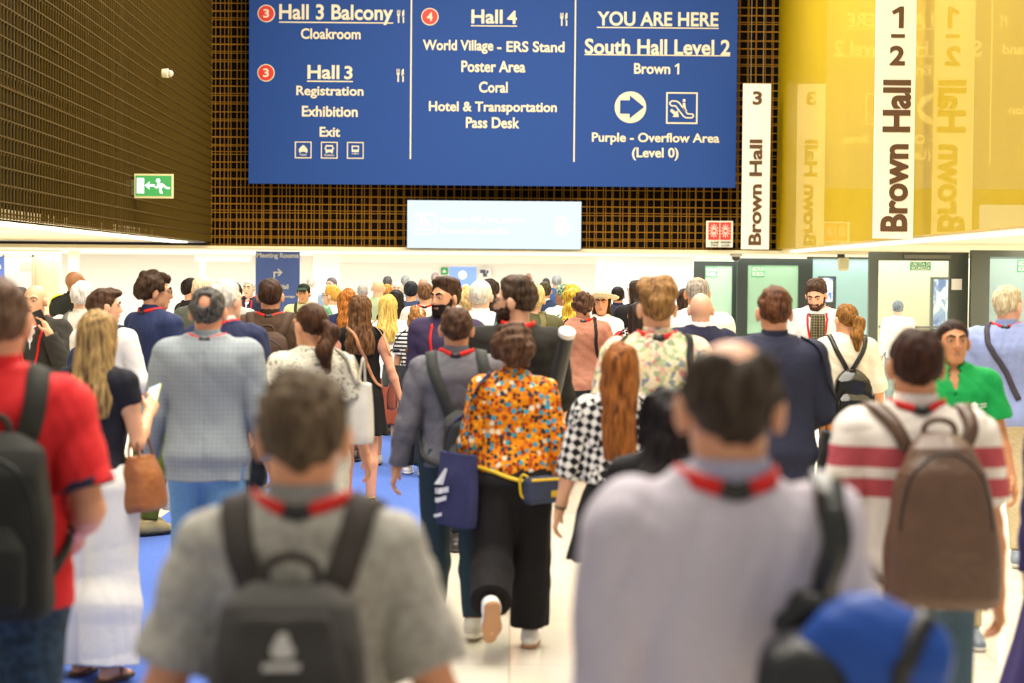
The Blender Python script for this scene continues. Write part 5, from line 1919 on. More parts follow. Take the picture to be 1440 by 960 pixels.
# --- woman in white trousers with phone
p = Person('whitetrousers', 136, 435, 305, 'woman with long blond-brown hair, dark top and wide white trousers looking at a phone', yaw=-16, sex='f', arms=((8, 8, 60), (6, 9, 118)), bend=(None, (-.1, 1, .1)), skin_c='#eeb48c', head=(10, -12, 0), legs=((4, 2, 0), (-3, 4, 0)), build=.97)
p.top(cloth('#22222c'), 'short', .95, .012, sl_len=.09, name='top', wr=.003)
p.trousers(cloth('#f1ede6', .8, .03), w=1.5, hem_w=2.9, length=.40)
p.shoes('#c99b78', '#5b4032', 'sandal')
p.hair_long('#57402c', '#c9a468', length=.38, width=.098, thick=.05, flare=.01)
p.shoulder_bag('tan brown leather handbag on the arm of the woman in white trousers', 'handbag', 'handbag', 1, .31, .27, .13, .80, leather('#96582f', .4), leather('#7c4726', .4), y=.06, x=.235, strap_w=.02, taper=.8, nexp=3.2, tilt=-7, hang='elbow')
p.phone('smartphone with lit blue screen in the hand of the blond-brown haired woman', 1, '#c9cf6a', '#b9d2ff')

# --- grey jacket man
p = Person('greyjacket', 292, 401, 276, 'man in light grey checked jacket and blue jeans with a bald spot', build=1.12, arms=((-2, 15, 22), (-2, 14, 20)), skin_c='#dd9f7c', legs=((6, 3, 0), (-5, 6, 0)))
p.top(tweed('#98a0a6', '#8b939a'), 'long', .80, .026, name='jacket', collar=tweed('#98a0a6', '#8b939a'), wr=.003, fr=13, neck_r=.060)
p.trousers(cloth('#6d9cc8', .8, .08), w=1.1); p.shoes('#4a3526')
p.hair_short('#262422', '#6a6662', t=.013, noise=.003, bald=[((0, -.102, .058), (.034, .03, .036))])
p.lanyard()

# --- white haired man beyond him
p = Person('navysweater', 318, 391, 232, 'white-haired man in navy sweater just beyond the grey jacket man', yaw=-18, build=1.06, arms=((0, 20, 15), (0, 18, 15)), skin_c='#eebd9d', head=(-15, 0, 0))
p.top(cloth('#262c4c'), 'long', .88, .024, name='sweater', collar=cloth('#e8e6e4')); p.trousers(cloth('#2b3034')); p.shoes()
p.hair_short('#c4bcb0', '#efe8dc', t=.013); p.lanyard(front=False)

# --- curly man with glasses
p = Person('curly', 219, 380, 197, 'man with dark curly hair and glasses in navy shirt and olive trousers, facing right', yaw=-38, build=1.0, arms=((0, 8, 10), (4, 10, 26)), skin_c='#d9a27e', head=(-38, -4, 0), hair_top=.034, legs=((4, 2, 0), (-7, 4, 0)))
p.top(cloth('#293358', .8), 'long', .88, .02, collar=True); p.trousers(cloth('#566024'), w=1.1); p.shoes('#a5966a', '#2a2622')
p.face(); p.glasses()
p.hair_short('#2a1d14', '#4e3826', t=.024, curls=70, noise=.004, freq=70)
p.lanyard(front=True)
p.shoulder_bag('white carrier bag held beside the olive trousers of the curly haired man', 'bag', 'carrier_bag', 1, .26, .40, .10, .16, cloth('#f0ece4', .7, .03), None, hang='hand', x=.02, y=.15, yawb=40)

# --- young man in white shirt with navy strap
p = Person('youngwhite', 148, 405, 207, 'young man with short brown hair and white shirt wearing a navy backpack, looking right', yaw=-24, arms=((10, 8, 20), (14, 10, 40)), skin_c='#e3ac8a', head=(-42, 0, 0), legs=((9, 3, 0), (-8, 10, 6)))
p.top(cloth('#efe9e2', .8, .03), 'half', .86, .022, collar=True); p.trousers(cloth('#22242c'), length=.27); p.shoes('#1c1a1a', '#151313')
p.face(); p.hair_short('#3a261b', '#5e4330', t=.020, noise=.004, tuft=[((.0, .06, .10), (.06, .05, .03))])
p.backpack('navy backpack on the young man in the white shirt', '#27334e', w=.28, h=.42, dep=.13, ztop=1.38)

# --- bald man on the phone
p = Person('phoneman', 50, 401, 190, 'bald man in dark suit and open white shirt talking on a phone, facing the camera', yaw=176, build=1.08, arms=((30, 12, 140), (0, 10, 20)), bend=((.45, .6, 1.0), None), skin_c='#e9b48c', head=(-8, -5, 0), hair_top=0)
p.top(cloth('#34302a'), 'long', .80, .026, name='suit_jacket', vneck=.16); p.lapels_front(cloth('#f4f0ec', .8, .02)); p.trousers(cloth('#2c2a28')); p.shoes()
p.face(brow='#8a7058'); p.lanyard(front=True)
p.phone('dark phone held to the ear of the bald man in the suit', 0, '#18181c')

# --- heads at the far left
p = Person('farleft', 29, 403, 135, 'dark-haired man in pale shirt half hidden behind the red polo man', yaw=-60, head=(-10, 0, 0), skin_c='#e2ad86')
p.top(cloth('#dfe4ea'), 'long', .86, .02, collar=True); p.trousers(cloth(NAVY)); p.face(); p.hair_short('#231a12', t=.016); p.shoes()
p = Person('security', 106, 381, 133, 'bald dark-skinned man in black jacket with yellow piping, far left', yaw=-20, head=(-25, 0, 0), skin_c='#9a6a44', hair_top=.002)
p.top(cloth('#1f211c'), 'long', .80, .028, name='jacket', collar=cloth('#1c1c2c')); p.trousers(cloth(DK)); p.shoes()
for sg in (-1, 1):
    P, Nn = p.strap_path([(sg * .10, -.02, 1.50), (sg * .19, -.06, 1.45), (sg * .235, -.02, 1.36)], 14, .006); V, F_ = ribbon(P, Nn, .03, .006); p.put('piping', V, F_, plain('#e6e21c', .5), p.top_o)
p = Person('whitehairbeige', 116, 394, 180, 'white-haired man in pale beige shirt with a grey shoulder strap', yaw=-12, build=1.08, skin_c='#efc3a2', arms=((0, 14, 14), (0, 14, 14)))
p.top(cloth('#e6dccb', .8, .03), 'short', .86, .022, collar=True); p.trousers(cloth('#4a4a48')); p.shoes(); p.hair_short('#d9d2c8', '#f6f1ea', t=.012)
r, put, sol, b, g_ = p.shoulder_bag('grey shoulder bag of the white-haired man in beige shirt', 'bag', 'shoulder_bag', 1, .28, .26, .10, .80, cloth('#5a5a56'), cloth('#6a6a62'), straps=1)
p.side_strap(put, [(-.10, -.02, 1.50), (-.07, -.14, 1.40), (.05, -.16, 1.2), (.18, -.12, 1.02)], .05, cloth('#76766c'), parent=b)
p = Person('blacksuitfar', 270, 390, 130, 'black-haired man in black suit far behind the grey jacket man', yaw=-50, head=(-20, 0, 0), skin_c='#d9a684')
p.top(cloth('#1e1b1e'), 'long', .8, .024, name='suit_jacket'); p.trousers(cloth(DK)); p.shoes(); p.hair_short('#1e1612', t=.014)
p = Person('blondbald', 286, 386, 162, 'balding blond man in grey-green jacket beyond the white-haired man', yaw=-20, skin_c='#efc6a4', build=1.05)
p.top(cloth('#55584c'), 'long', .8, .024, name='jacket'); p.trousers(cloth('#3a3a38')); p.shoes(); p.hair_short('#d9b98a', '#f3dfc0', t=.010, bald=[((0, .0, .12), (.06, .08, .045))])
p = Person('behindnavy', 327, 395, 142, 'dark-haired man in pale grey jacket facing the camera beside the blue banner', yaw=158, skin_c='#e0ab86')
p.top(cloth('#b9b4ac'), 'long', .82, .022, name='jacket', vneck=.12); p.lapels_front(cloth('#f2eeea')); p.trousers(cloth('#3a3c44')); p.shoes(); p.face(); p.hair_short('#241a14', t=.015); p.lanyard(front=True)
p = Person('suitbybanner', 350, 393, 100, 'grey-haired man in navy suit with red lanyard left of the blue banner', yaw=168, skin_c='#ecc0a2')
p.top(cloth('#22263c'), 'long', .8, .024, name='suit_jacket', vneck=.12); p.lapels_front(cloth('#f4f2ee')); p.trousers(cloth(NAVY)); p.shoes(); p.face(); p.hair_short('#b9b0a6', '#ddd6cc', t=.012); p.lanyard(front=True)

# --- brown backpack man
p = Person('brownpack', 380, 390, 195, 'man in dark brown jacket with brown backpack, short dark hair, seen from behind', build=1.12, arms=((0, 16, 14), (0, 16, 14)), skin_c='#d89c78')
p.top(cloth('#4a3626'), 'long', .85, .028, name='jacket', collar=cloth('#3a281c')); p.trousers(cloth('#23262a')); p.shoes(); p.hair_short('#2b1a12', '#4c3122', t=.013, noise=.0025); p.lanyard()
p.backpack('brown nylon backpack on the man in the dark brown jacket', '#4a362a', w=.32, h=.46, dep=.16, ztop=1.38, mat2=cloth('#54402f'), sx=.10, strap_w=.06)

p = Person('cap', 427, 399, 112, 'man in dark green cap and pale green shirt facing the camera', yaw=176, skin_c='#d6a070', build=1.05)
p.top(cloth('#c9cf9e'), 'short', .86, .022, collar=True); p.trousers(cloth('#4a4a3c')); p.shoes(); p.face(); p.hair_short('#1d1712', t=.008, front=-.01)
C = p.cap(.020, .024, (-.0, .55), 0, False); C.cone(p.hp((-.035, .10, .062)), p.hp((.035, .10, .062)), .022, .022, .02); C.ell(p.hp((0, .125, .056)), (.068, .06, .012), p.RH, .02)
p.solid('cap', C, cloth('#27402f'), h=.009)
r, put, sol = p.carried('shoulder_bag', 'dark strap and bag of the man in the green cap', 'bag', (-.24, -.05, .85)); b = sol('bag', S().box((-.27, -.02, .97), (.05, .15, .12), None, .03), cloth('#2c3026')); p.side_strap(put, [(.09, -.02, 1.49), (.07, .12, 1.38), (-.08, .15, 1.2), (-.2, .08, 1.04)], .04, cloth('#3a3f2e'), parent=b)
p = Person('blondglasses', 466, 401, 122, 'blond person with dark glasses and white top wearing a green backpack', yaw=38, head=(32, -4, 0), skin_c='#efbf98', sex='f')
p.top(cloth('#f2efe8', .8, .03), 'short', .9, .02); p.trousers(cloth('#4a5668')); p.shoes(); p.face(); p.glasses(); p.hair_short('#d08a28', '#efb85c', t=.020, nape=.02)
p.backpack('light green backpack on the blond person with glasses', '#7fb48c', w=.30, h=.42, dep=.14, ztop=1.36, mat=mottled('#6aa27c', '#a9d4b4', 14))
p = Person('ginger', 489, 404, 142, 'woman with wavy ginger hair and navy top in the middle distance', sex='f', skin_c='#eab791')
p.top(cloth('#23294a'), 'short', .9, .014); p.trousers(cloth('#2c3040')); p.shoes(); p.hair_long('#7a3d14', '#c87f34', length=.30, wavy=.008)

# --- white knit top, ponytail
p = Person('ponytail', 436, 424, 262, 'woman with dark brown ponytail and cream speckled knit top', yaw=14, sex='f', build=1.08, arms=((-4, 24, 18), (0, 17, 12)), skin_c='#e8aa80', head=(28, -2, 0), legs=((8, 4, 0), (-8, 8, 4)))
p.top(mottled('#8a8878', '#e9e2cc', 55, .34, .5), 'short', .92, .020, sl_len=.18, name='knit_top', loose_sl=1.15); p.trousers(cloth('#e2dbc9'), w=1.3, hem_w=1.8); p.shoes('#d9d2c4')
p.face(); p.hair_tail('#2b1a12', '#5c3a24', root=(.012, -.112, .01), pts=((.03, -.155, -.04), (.05, -.165, -.13), (.075, -.15, -.235)), rs=(.03, .042, .044, .018))
p.shoulder_bag('white canvas tote bag on the shoulder of the woman with the dark ponytail', 'tote bag', 'tote_bag', 1, .22, .33, .08, .985, cloth('#efe8da', .8, .03), cloth('#e8e0d0'), yawb=38, y=-.03, x=.245, strap_w=.018, taper=.92)

# --- black dress
p = Person('blackdress', 506, 413, 176, 'woman with long straight brown hair in short sleeveless black dress and gold sandals', sex='f', arms=((0, 6, 10), (-6, 20, 12)), skin_c='#e2a283', head=(6, -4, 0), legs=((5, 3, 0), (-6, 4, 0)), build=1.02)
p.top(cloth('#131112'), 'none', .93, .014, name='dress', wr=.003); p.skirt(cloth('#131112'), hem=.60, flare=.045, waist=1.0, e=.016, name='dress_skirt'); p.shoes('#c9a24a', '#7c5a2c', 'sandal')
p.hair_long('#3a2417', '#7c5534', length=.37, width=.115, thick=.052, flare=.02)
BAGS = leather('#b27a52', .45)
r, put, sol, b, g_ = p.shoulder_bag('reddish brown crossbody handbag of the woman in the black dress', 'handbag', 'handbag', 1, .25, .24, .09, .80, leather('#8e4a34', .45), BAGS, straps=0, x=.265, y=.09)
p.side_strap(put, [(-.06, -.03, 1.49), (-.03, -.13, 1.40), (.06, -.14, 1.2), (.155, -.10, 1.03), (.215, .02, .98)], .028, BAGS, parent=b)

p = Person('blondwhite', 546, 413, 146, 'woman with long yellow-blond hair, white top and terracotta skirt', sex='f', skin_c='#efbc96', arms=((0, 10, 10), (0, 10, 10)), build=1.04)
p.top(cloth('#f6f3ef', .8, .02), 'short', .9, .016); p.skirt(cloth('#a0503c'), hem=.44, flare=.05); p.shoes('#d9d2c4'); p.hair_long('#b98a34', '#f2d67c', length=.36, width=.105, flare=.015)
p.shoulder_bag('mustard yellow bag at the hip of the woman with yellow-blond hair', 'bag', 'shoulder_bag', -1, .24, .26, .08, .86, cloth('#e2a51c'), None, straps=1)
p = Person('stripes', 587, 430, 153, 'woman with wavy light brown hair in black and white striped tee', sex='f', yaw=-8, arms=((6, 12, 20), (24, 6, 92)), skin_c='#ecb896', head=(0, -14, 0), legs=((8, 3, 0), (-6, 10, 8)), bend=(None, (-.2, 1, .1)))
p.top(axis_stripes('striped_jersey', .036, [(0, '#f2eee8'), (.55, '#1e1c20')]), 'short', .92, .014, sl_len=.16, name='striped_tee'); p.trousers(cloth('#20242e'), w=1.35, hem_w=1.9); p.shoes('#f0ece6', '#efe9e0')
p.hair_long('#5f3a1c', '#b98046', length=.40, width=.095, thick=.055, wavy=.012)
p.shoulder_bag('black leather shoulder bag of the woman in the striped tee', 'bag', 'shoulder_bag', -1, .32, .22, .10, .92, leather('#23272b'), None, straps=1, y=-.10, x=-.20, yawb=60)
p.phone('black phone in the hand of the woman in the striped tee', 1)
p = Person('beigetee', 598, 397, 130, 'short-haired man in pale beige tee just behind the striped tee woman', skin_c='#e6b08a', build=1.04, arms=((0, 14, 12), (0, 14, 12)))
p.top(cloth('#ded6c8'), 'short', .88, .02, name='t_shirt'); p.trousers(cloth(JEAN)); p.shoes(); p.hair_short('#4a2f1e', '#8a6442', t=.016, noise=.003); p.lanyard()

# --- bearded man looking back
p = Person('lookback', 626, 388, 205, 'dark-haired bearded man in plum sweater looking back toward the camera', yaw=168, skin_c='#dba27a', head=(-28, -4, 0), hair_top=.03)
p.top(cloth('#3a2f4c'), 'long', .86, .022, name='sweater'); p.trousers(cloth('#23232c')); p.shoes(); p.face(brow='#1c120c'); p.beard('#1d130d'); p.hair_short('#24170f', '#543a28', t=.014, tt=.034, noise=.004); p.lanyard(front=True)

# --- grey shirt man with dark backpack straps
p = Person('greyshirt', 642, 428, 270, 'man in slate grey shirt and teal trousers left of the orange blouse', build=1.0, arms=((-6, 16, 16), (0, 8, 12)), skin_c='#dca27c', legs=((10, 3, 0), (-8, 8, 6)))
p.top(cloth('#6c6a72', .8), 'long', .90, .022, collar=True); p.trousers(cloth('#2b3d46'), w=1.05); p.shoes('#d6cfc0', '#efe8dc')
p.hair_short('#33221a', '#664836', t=.014, noise=.003, bald=[((0, .0, .132), (.035, .06, .028))]); p.lanyard(w=.024)
p.backpack('dark olive grey backpack on the man in the slate grey shirt', '#3f413e', w=.25, h=.36, dep=.11, ztop=1.20, sx=.095, strap_w=.06, x0=.06, handle=False)

# --- orange blouse woman
p = Person('orange', 722, 455, 280, 'woman with short dark curly hair in orange printed blouse and wide black trousers, mid-stride', sex='f', build=1.16, arms=((-3, 12, 14), (-2, 13, 8)), skin_c='#d99e7c', legs=((-14, 48, 62), (5, 3, 0)), hair_top=.036, lean=4)
p.top(spots_cloth(), 'long', .925, .022, name='blouse', wr=.005, fr=22, collar=True, loose_sl=1.15); p.trousers(cloth('#171416', .85), w=1.55, hem_w=2.1, length=.365, e=.016)
p.shoes('#f3f0ea', '#b98a62')
p.hair_short('#38241a', '#6c4c38', t=.034, curls=120, noise=.006, freq=60, nape=.035)
r, put, sol, b, g_ = p.shoulder_bag('navy tote bag with pale white print on the left shoulder of the orange blouse woman', 'tote bag', 'tote_bag', -1, .31, .40, .075, .68, cloth('#34365e', .75), cloth('#34365e'), y=-.09, x=-.30, strap_w=.022, taper=1.0, yawb=40, tilt=2)
B, T, Rb, o = g_
for quad in ([(-.16, .22), (-.11, .22), (-.125, .33), (-.14, .33)], [(-.16, .165), (-.05, .185), (-.05, .215), (-.16, .195)], [(-.165, .12), (-.07, .14), (-.07, .165), (-.165, .145)], [(-.17, .035), (-.11, .05), (-.11, .07), (-.17, .055)]):
    # pale print on the outer face of the bag, too worn by distance to read
    q4 = np.array(quad); uv = [(s_, t_) for t_ in (0, 1) for s_ in np.linspace(0, 1, 6)]
    uvp = np.array([(1 - t_) * ((1 - s_) * q4[0] + s_ * q4[1]) + t_ * ((1 - s_) * q4[3] + s_ * q4[2]) for s_, t_ in uv])
    Q = o + np.stack([np.full(12, -.06), -uvp[:, 0] - .035, uvp[:, 1]], 1) @ Rb.T
    Q = project(lambda P: B.ev(P, .15), Q, .012, 6)
    put('print', Q, [(i, i + 1, i + 7, i + 6) for i in range(5)], plain('#dfe3ea', .6), b, False)
# belt bag
r, put, sol = p.carried('belt_bag', 'navy belt bag with yellow strap round the waist of the orange blouse woman', 'belt bag', p.pt((.16, -.18, .90)))
pts = [(-.20, -.02, 1.00), (-.15, -.13, .985), (-.04, -.18, .955), (.06, -.18, .925), (.13, -.15, .915)]
p.side_strap(put, pts, .020, plain('#e8c01a', .6), off=.006)
pts = [(-.20, -.02, 1.00), (-.18, .06, 1.0), (-.08, .13, .97), (.08, .13, .94), (.2, .05, .92)]
p.side_strap(put, pts, .020, plain('#e8c01a', .6), off=.006)
c0 = np.array((.165, -.165, .89)); Rb = rotm('Z', 34)
bb = sol('pouch', S().box(c0, (.115, .04, .072), Rb, .025).wrinkle(.002, 30, 3), cloth('#3b4258'))
for dz in (.048,):
    V, F_ = ribbon(catmull([c0 + Rb @ np.array((u, -.041, dz + .01)) for u in (-.10, 0, .10)], 8), np.tile(Rb @ np.array((0, -1.0, 0)), (8, 1)), .014, .006); put('zip', V, F_, plain('#e8c01a', .6), bb)
sol('patch', S().box(c0 + Rb @ np.array((.05, -.041, -.02)), (.028, .003, .018), Rb, .002), plain('#d9b11a', .6), bb, h=.005)
L0 = p.pt((.04, -.20, .93)); V, F_ = tube(catmull([L0, L0 + np.array((.02, -.01, .03)), L0 + np.array((.05, -.01, .0)), L0 + np.array((.04, -.01, -.09)), L0 + np.array((.01, -.01, -.08)), L0], 30, False), .007, 6); put('strap_loop', V, F_, plain('#e8c01a', .6), bb)

# --- tall bearded man, black tee, poster tube
p = Person('blacktee', 724, 386, 250, 'tall bearded man with glasses in black t-shirt, head turned left, carrying a poster tube', yaw=6, build=1.12, arms=((0, 9, 10), (8, 10, 30)), skin_c='#e4b090', head=(66, -3, 0), hair_top=.03, legs=((-6, 6, 0), (5, 3, 0)))
p.top(cloth('#26231f', .85), 'half', .86, .022, name='t_shirt'); p.trousers(cloth('#4a4a50')); p.shoes('#77736c', '#e9e4da'); p.face(); p.glasses('#6a5a4a'); p.beard('#33241a', .010)
p.hair_short('#2c2018', '#5a4636', t=.018, tt=.030, noise=.003, bald=[((0, -.08, .125), (.03, .03, .026))]); p.lanyard(w=.026)
tp = empty('poster_tube', (0, 0, 0)); tag(tp, 'black poster tube with white cap carried by the tall bearded man', 'tube')
a_ = unproj(797, 469, 10.75); b_ = unproj(775, 566, 11.0)
tp.location = b_
dv = np.array(a_ - b_); dv2 = dv / np.linalg.norm(dv)
V, F_ = solid_mesh(S().cone((0, 0, 0), dv, .043, .043, .004, flat=True, flat0=True), .006); mesh_obj('tube', V, F_, plain('#26261f', .5), tp)
V, F_ = solid_mesh(S().cone(dv - dv2 * .012, dv + dv2 * .02, .047, .047, .004, flat=True, flat0=True), .005); mesh_obj('cap', V, F_, plain('#f2efe8', .5), tp)
V, F_ = solid_mesh(S().cone(-dv2 * .02, dv2 * .012, .047, .047, .004, flat=True, flat0=True), .005); mesh_obj('cap', V, F_, plain('#26261f', .5), tp)

# --- behind the tall man
p = Person('whitepack', 676, 392, 182, 'pale-haired man in white shirt with a teal grey backpack', skin_c='#f0c9ac', build=1.1, arms=((0, 12, 10), (0, 12, 10)))
p.top(cloth('#f4f1ea', .8, .03), 'short', .88, .022, collar=True); p.trousers(cloth('#3c4048')); p.shoes(); p.hair_short('#d9cbb4', '#f3ead8', t=.010, noise=.0015)
p.backpack('teal grey backpack with carry loop on the pale-haired man in white', '#2f4450', w=.33, h=.50, dep=.14, ztop=1.36, mat=leather('#2f4450', .5), pocket=True, sx=.11, taper=.95, nexp=5, strap_w=.05)
p = Person('blondshort', 659, 405, 150, 'person with short curly blond hair left of the teal grey backpack', sex='f', skin_c='#f0c4a0')
p.top(cloth('#eee6d8'), 'short', .88, .02); p.trousers(cloth('#5a5a60')); p.shoes(); p.hair_short('#b98f4c', '#efd596', t=.022, curls=40, nape=.03)
p = Person('darkbob', 689, 391, 142, 'person with dark bobbed hair half hidden behind the tall bearded man', sex='f', skin_c='#d9a27c')
p.top(cloth('#4a4648'), 'long', .86, .02); p.trousers(cloth(DK)); p.shoes(); p.hair_long('#1c1512', '#3c2c22', length=.16)
p = Person('olivecoat', 752, 399, 164, 'woman with short blond hair in olive green jacket', sex='f', skin_c='#efbf9c', build=1.1)
p.top(cloth('#555234'), 'long', .80, .026, name='jacket'); p.trousers(cloth('#3a3a38')); p.shoes(); p.hair_short('#c9a058', '#f4dca0', t=.022, nape=.05)
p.side_strap(lambda nm, V, F_, m, parent=None: p.put('back_stripe', V, F_, m, p.top_o), [(.06, -.05, 1.46), (.07, -.16, 1.35), (.08, -.18, 1.1)], .05, cloth('#77704a'))
p = Person('navyjacket', 766, 395, 112, 'dark-haired man in navy jacket right of the olive green jacket', skin_c='#d9a07c', build=1.1)
p.top(cloth('#2a3a5c'), 'long', .8, .024, name='jacket', collar=cloth('#e6e6ea')); p.trousers(cloth(NAVY)); p.shoes(); p.hair_short('#2a2418', '#5a5038', t=.012)
p = Person('navyfar', 783, 386, 78, 'grey-haired person in navy top far off near the white wall panel', skin_c='#dfb496')
p.top(cloth('#3c5484'), 'long', .8, .024, name='jacket'); p.trousers(cloth(NAVY)); p.shoes(); p.hair_short('#6a7078', '#a9b0b8', t=.012)
p = Person('scarfhead', 792, 400, 122, 'person with a dark green patterned head wrap beside the zigzag dress', sex='f', skin_c='#a8754e', head=(40, 0, 0))
p.top(cloth('#e2e2da'), 'long', .86, .02); p.trousers(cloth('#46506a')); p.shoes(); p.face()
C = p.cap(.022, .03, (-.05, .7), .02, False); p.solid('head_wrap', C, mottled('#2c4a3a', '#a9c4a4', 30, .4, .6), h=.009)
p = Person('zigzag', 805, 402, 150, 'woman with long yellow-blond wavy hair in green and white zigzag dress', sex='f', skin_c='#e9b48e', arms=((0, 8, 10), (0, 10, 10)), legs=((5, 3, 0), (-5, 4, 0)))
p.top(zigzag_cloth('#2c5c3c', '#e8e6d0'), 'short', .93, .014, name='dress'); p.skirt(zigzag_cloth('#2c5c3c', '#e8e6d0'), hem=.46, flare=.04, name='dress_skirt'); p.shoes('#c9b08a', '#a58a64', 'sandal'); p.hair_long('#a5791c', '#ecc94c', length=.31, wavy=.010, width=.09)

# --- pink-brown shirt man
p = Person('pinkshirt', 820, 411, 156, 'man in dusty pink-brown shirt and dark jeans with red lanyard, hands in front', build=1.1, arms=((0, 15, 40), (0, 15, 30)), skin_c='#d99a76', legs=((3, 2, 0), (-4, 3, 0)))
p.top(cloth('#ae7763', .8), 'long', .86, .024, collar=True, wr=.006); p.trousers(cloth('#2c323c')); p.shoes('#6a3030', '#d9cfc4'); p.hair_short('#34221a', '#6a4a38', t=.014, curls=30); p.lanyard()
r, put, sol, b, g_ = p.shoulder_bag('black crossbody bag of the man in the dusty pink-brown shirt', 'bag', 'shoulder_bag', -1, .24, .18, .07, .9, cloth('#1e1c1c'), None, straps=0, y=.13, x=-.2)
p.side_strap(put, [(.10, .0, 1.50), (.105, -.13, 1.38), (.14, -.14, 1.2), (.2, -.06, 1.05)], .03, cloth('#231f1f'), parent=b)
p = Person('strawhat', 846, 408, 142, 'person in a wide straw hat and white top facing the camera', yaw=172, sex='f', skin_c='#dfa078', hair_top=.02)
p.top(cloth('#f2efe8', .8, .03), 'short', .88, .018); p.trousers(cloth('#6a6a70')); p.shoes(); p.face(); p.hair_long('#3a2a1c', length=.18)
C = S().ell(p.hp((0, -.01, .085)), (.09, .112, .075), p.RH, .01); C.ell(p.hp((0, .0, .065)), (.185, .20, .014), p.RH @ rotm('X', 12), .02); p.solid('straw_hat', C, mottled('#d9c08c', '#f3e6c4', 60), h=.011)
p = Person('baldspot', 851, 406, 92, 'man with black hair and bald crown far behind the straw hat', skin_c='#c98f64')
p.top(cloth('#dcdcdc'), 'long', .86, .02); p.trousers(cloth(NAVY)); p.shoes(); p.hair_short('#15110f', t=.014, bald=[((0, -.05, .115), (.045, .045, .035))])
p = Person('navystrap', 869, 402, 112, 'dark-haired man in navy jacket with black strap, right of the straw hat', skin_c='#c98f68', build=1.1)
p.top(cloth('#2a2e48'), 'long', .8, .024, name='jacket', collar=True); p.trousers(cloth(DK)); p.shoes(); p.hair_short('#1a1412', t=.014)
r, put, sol, b, g_ = p.shoulder_bag('black shoulder bag of the man in navy jacket near the straw hat', 'bag', 'shoulder_bag', -1, .3, .25, .1, .8, cloth('#1c1c1e'), None, straps=0, y=.17, x=-.14)
p.side_strap(put, [(.11, .0, 1.50), (.09, -.14, 1.38), (-.05, -.16, 1.2), (-.18, -.12, 1.02)], .04, cloth('#1c1c1e'), parent=b)
p = Person('blackjacketw', 895, 393, 132, 'woman with dark hair in black jacket left of the tropical shirt man', sex='f', skin_c='#ecbb98', yaw=20, head=(20, 0, 0), build=1.2)
p.top(cloth('#151315'), 'long', .8, .026, name='jacket'); p.trousers(cloth(DK)); p.shoes(); p.face(); p.hair_long('#1e1714', '#46342a', length=.30, width=.085)
p = Person('redtop', 897, 424, 160, 'black-haired woman in red top partly behind the tropical shirt man', sex='f', skin_c='#c98a64', arms=((0, 14, 10), (0, 12, 10)))
p.top(cloth('#b02a30'), 'short', .9, .018); p.trousers(cloth(DK)); p.shoes(); p.hair_long('#17110f', '#33261f', length=.30, width=.085, off=.03)
r, put, sol, b, g_ = p.shoulder_bag('small bag with black and white strap of the woman in red top', 'bag', 'shoulder_bag', -1, .24, .2, .08, .9, cloth('#222020'), None, straps=0, y=.17, x=-.14)
p.side_strap(put, [(-.10, .03, 1.47), (-.11, -.12, 1.38), (-.15, -.12, 1.2), (-.2, -.05, 1.08)], .05, check_cloth('#f2efe8', '#1c1a1a', 40), parent=b)

# --- tropical shirt man
p = Person('tropical', 925, 389, 284, 'tall man with tousled light brown hair in pale tropical print shirt and red lanyard', build=1.08, arms=((0, 12, 14), (0, 12, 14)), skin_c='#ecb48c', hair_top=.036)
p.top(floral_cloth(), 'short', .86, .026, sl_len=.24, collar=floral_cloth(), wr=.005); p.trousers(cloth('#3c4a5c')); p.shoes()
p.hair_short('#5a3a20', '#b5864e', t=.026, tt=.036, noise=.006, freq=50, tuft=[((-.02, -.06, .11), (.05, .05, .04)), ((.045, .0, .10), (.04, .06, .04)), ((-.05, .02, .10), (.04, .06, .04))]); p.lanyard(w=.028)
r, put, sol, b, g_ = p.shoulder_bag('dark crossbody bag of the tropical shirt man', 'bag', 'shoulder_bag', -1, .28, .22, .09, .82, cloth('#23262a'), None, straps=0, y=.17, x=-.14)
p.side_strap(put, [(.13, .02, 1.49), (.135, -.12, 1.40), (.17, -.14, 1.25), (.2, -.08, 1.08)], .03, cloth('#2a2a2a'), parent=b)

# --- brunette in check blouse
p = Person('check', 873, 480, 314, 'woman with very long straight auburn hair in black and white checked blouse and black skirt', sex='f', yaw=-6, arms=((6, 16, 8), (0, 10, 10)), skin_c='#ecb692', legs=((6, 3, 0), (-6, 5, 0)), build=1.06)
p.top(check_cloth('#f4f0ea', '#1d1b1e', 33), 'half', 1.06, .020, name='blouse', loose_sl=1.1); p.skirt(cloth('#1b1a1d'), hem=.68, flare=.06, waist=1.12, e=.018); p.shoes('#1c1a1a', '#151313')
p.hair_long('#5a3218', '#b06a30', length=.45, width=.088, thick=.05, noise=.004)
a = p.arm[0]; V, F_ = tube([a['W'] - a['d'] * .03 + (a['sd'] * math.cos(t) * .034 + a['n'] * math.sin(t) * .028) for t in np.linspace(0, 6.28, 16)[:-1]], .006, 6, True); p.put('bracelet', V, F_, plain('#4a4a30', .5))

# --- black haired woman, close
p = Person('blackhair', 937, 537, 420, 'woman with long wavy black hair and black clothes beside the checked blouse', sex='f', yaw=6, skin_c='#e2ae8c', hair_top=.024, arms=((0, 12, 10), (0, 10, 10)), build=1.05)
p.top(cloth('#1b191c'), 'long', .86, .02, name='top'); p.skirt(cloth('#19181b'), hem=.50, flare=.06); p.shoes()
p.hair_long('#0f0c0d', '#2e2628', length=.40, width=.125, thick=.065, wavy=.010, flare=.02)

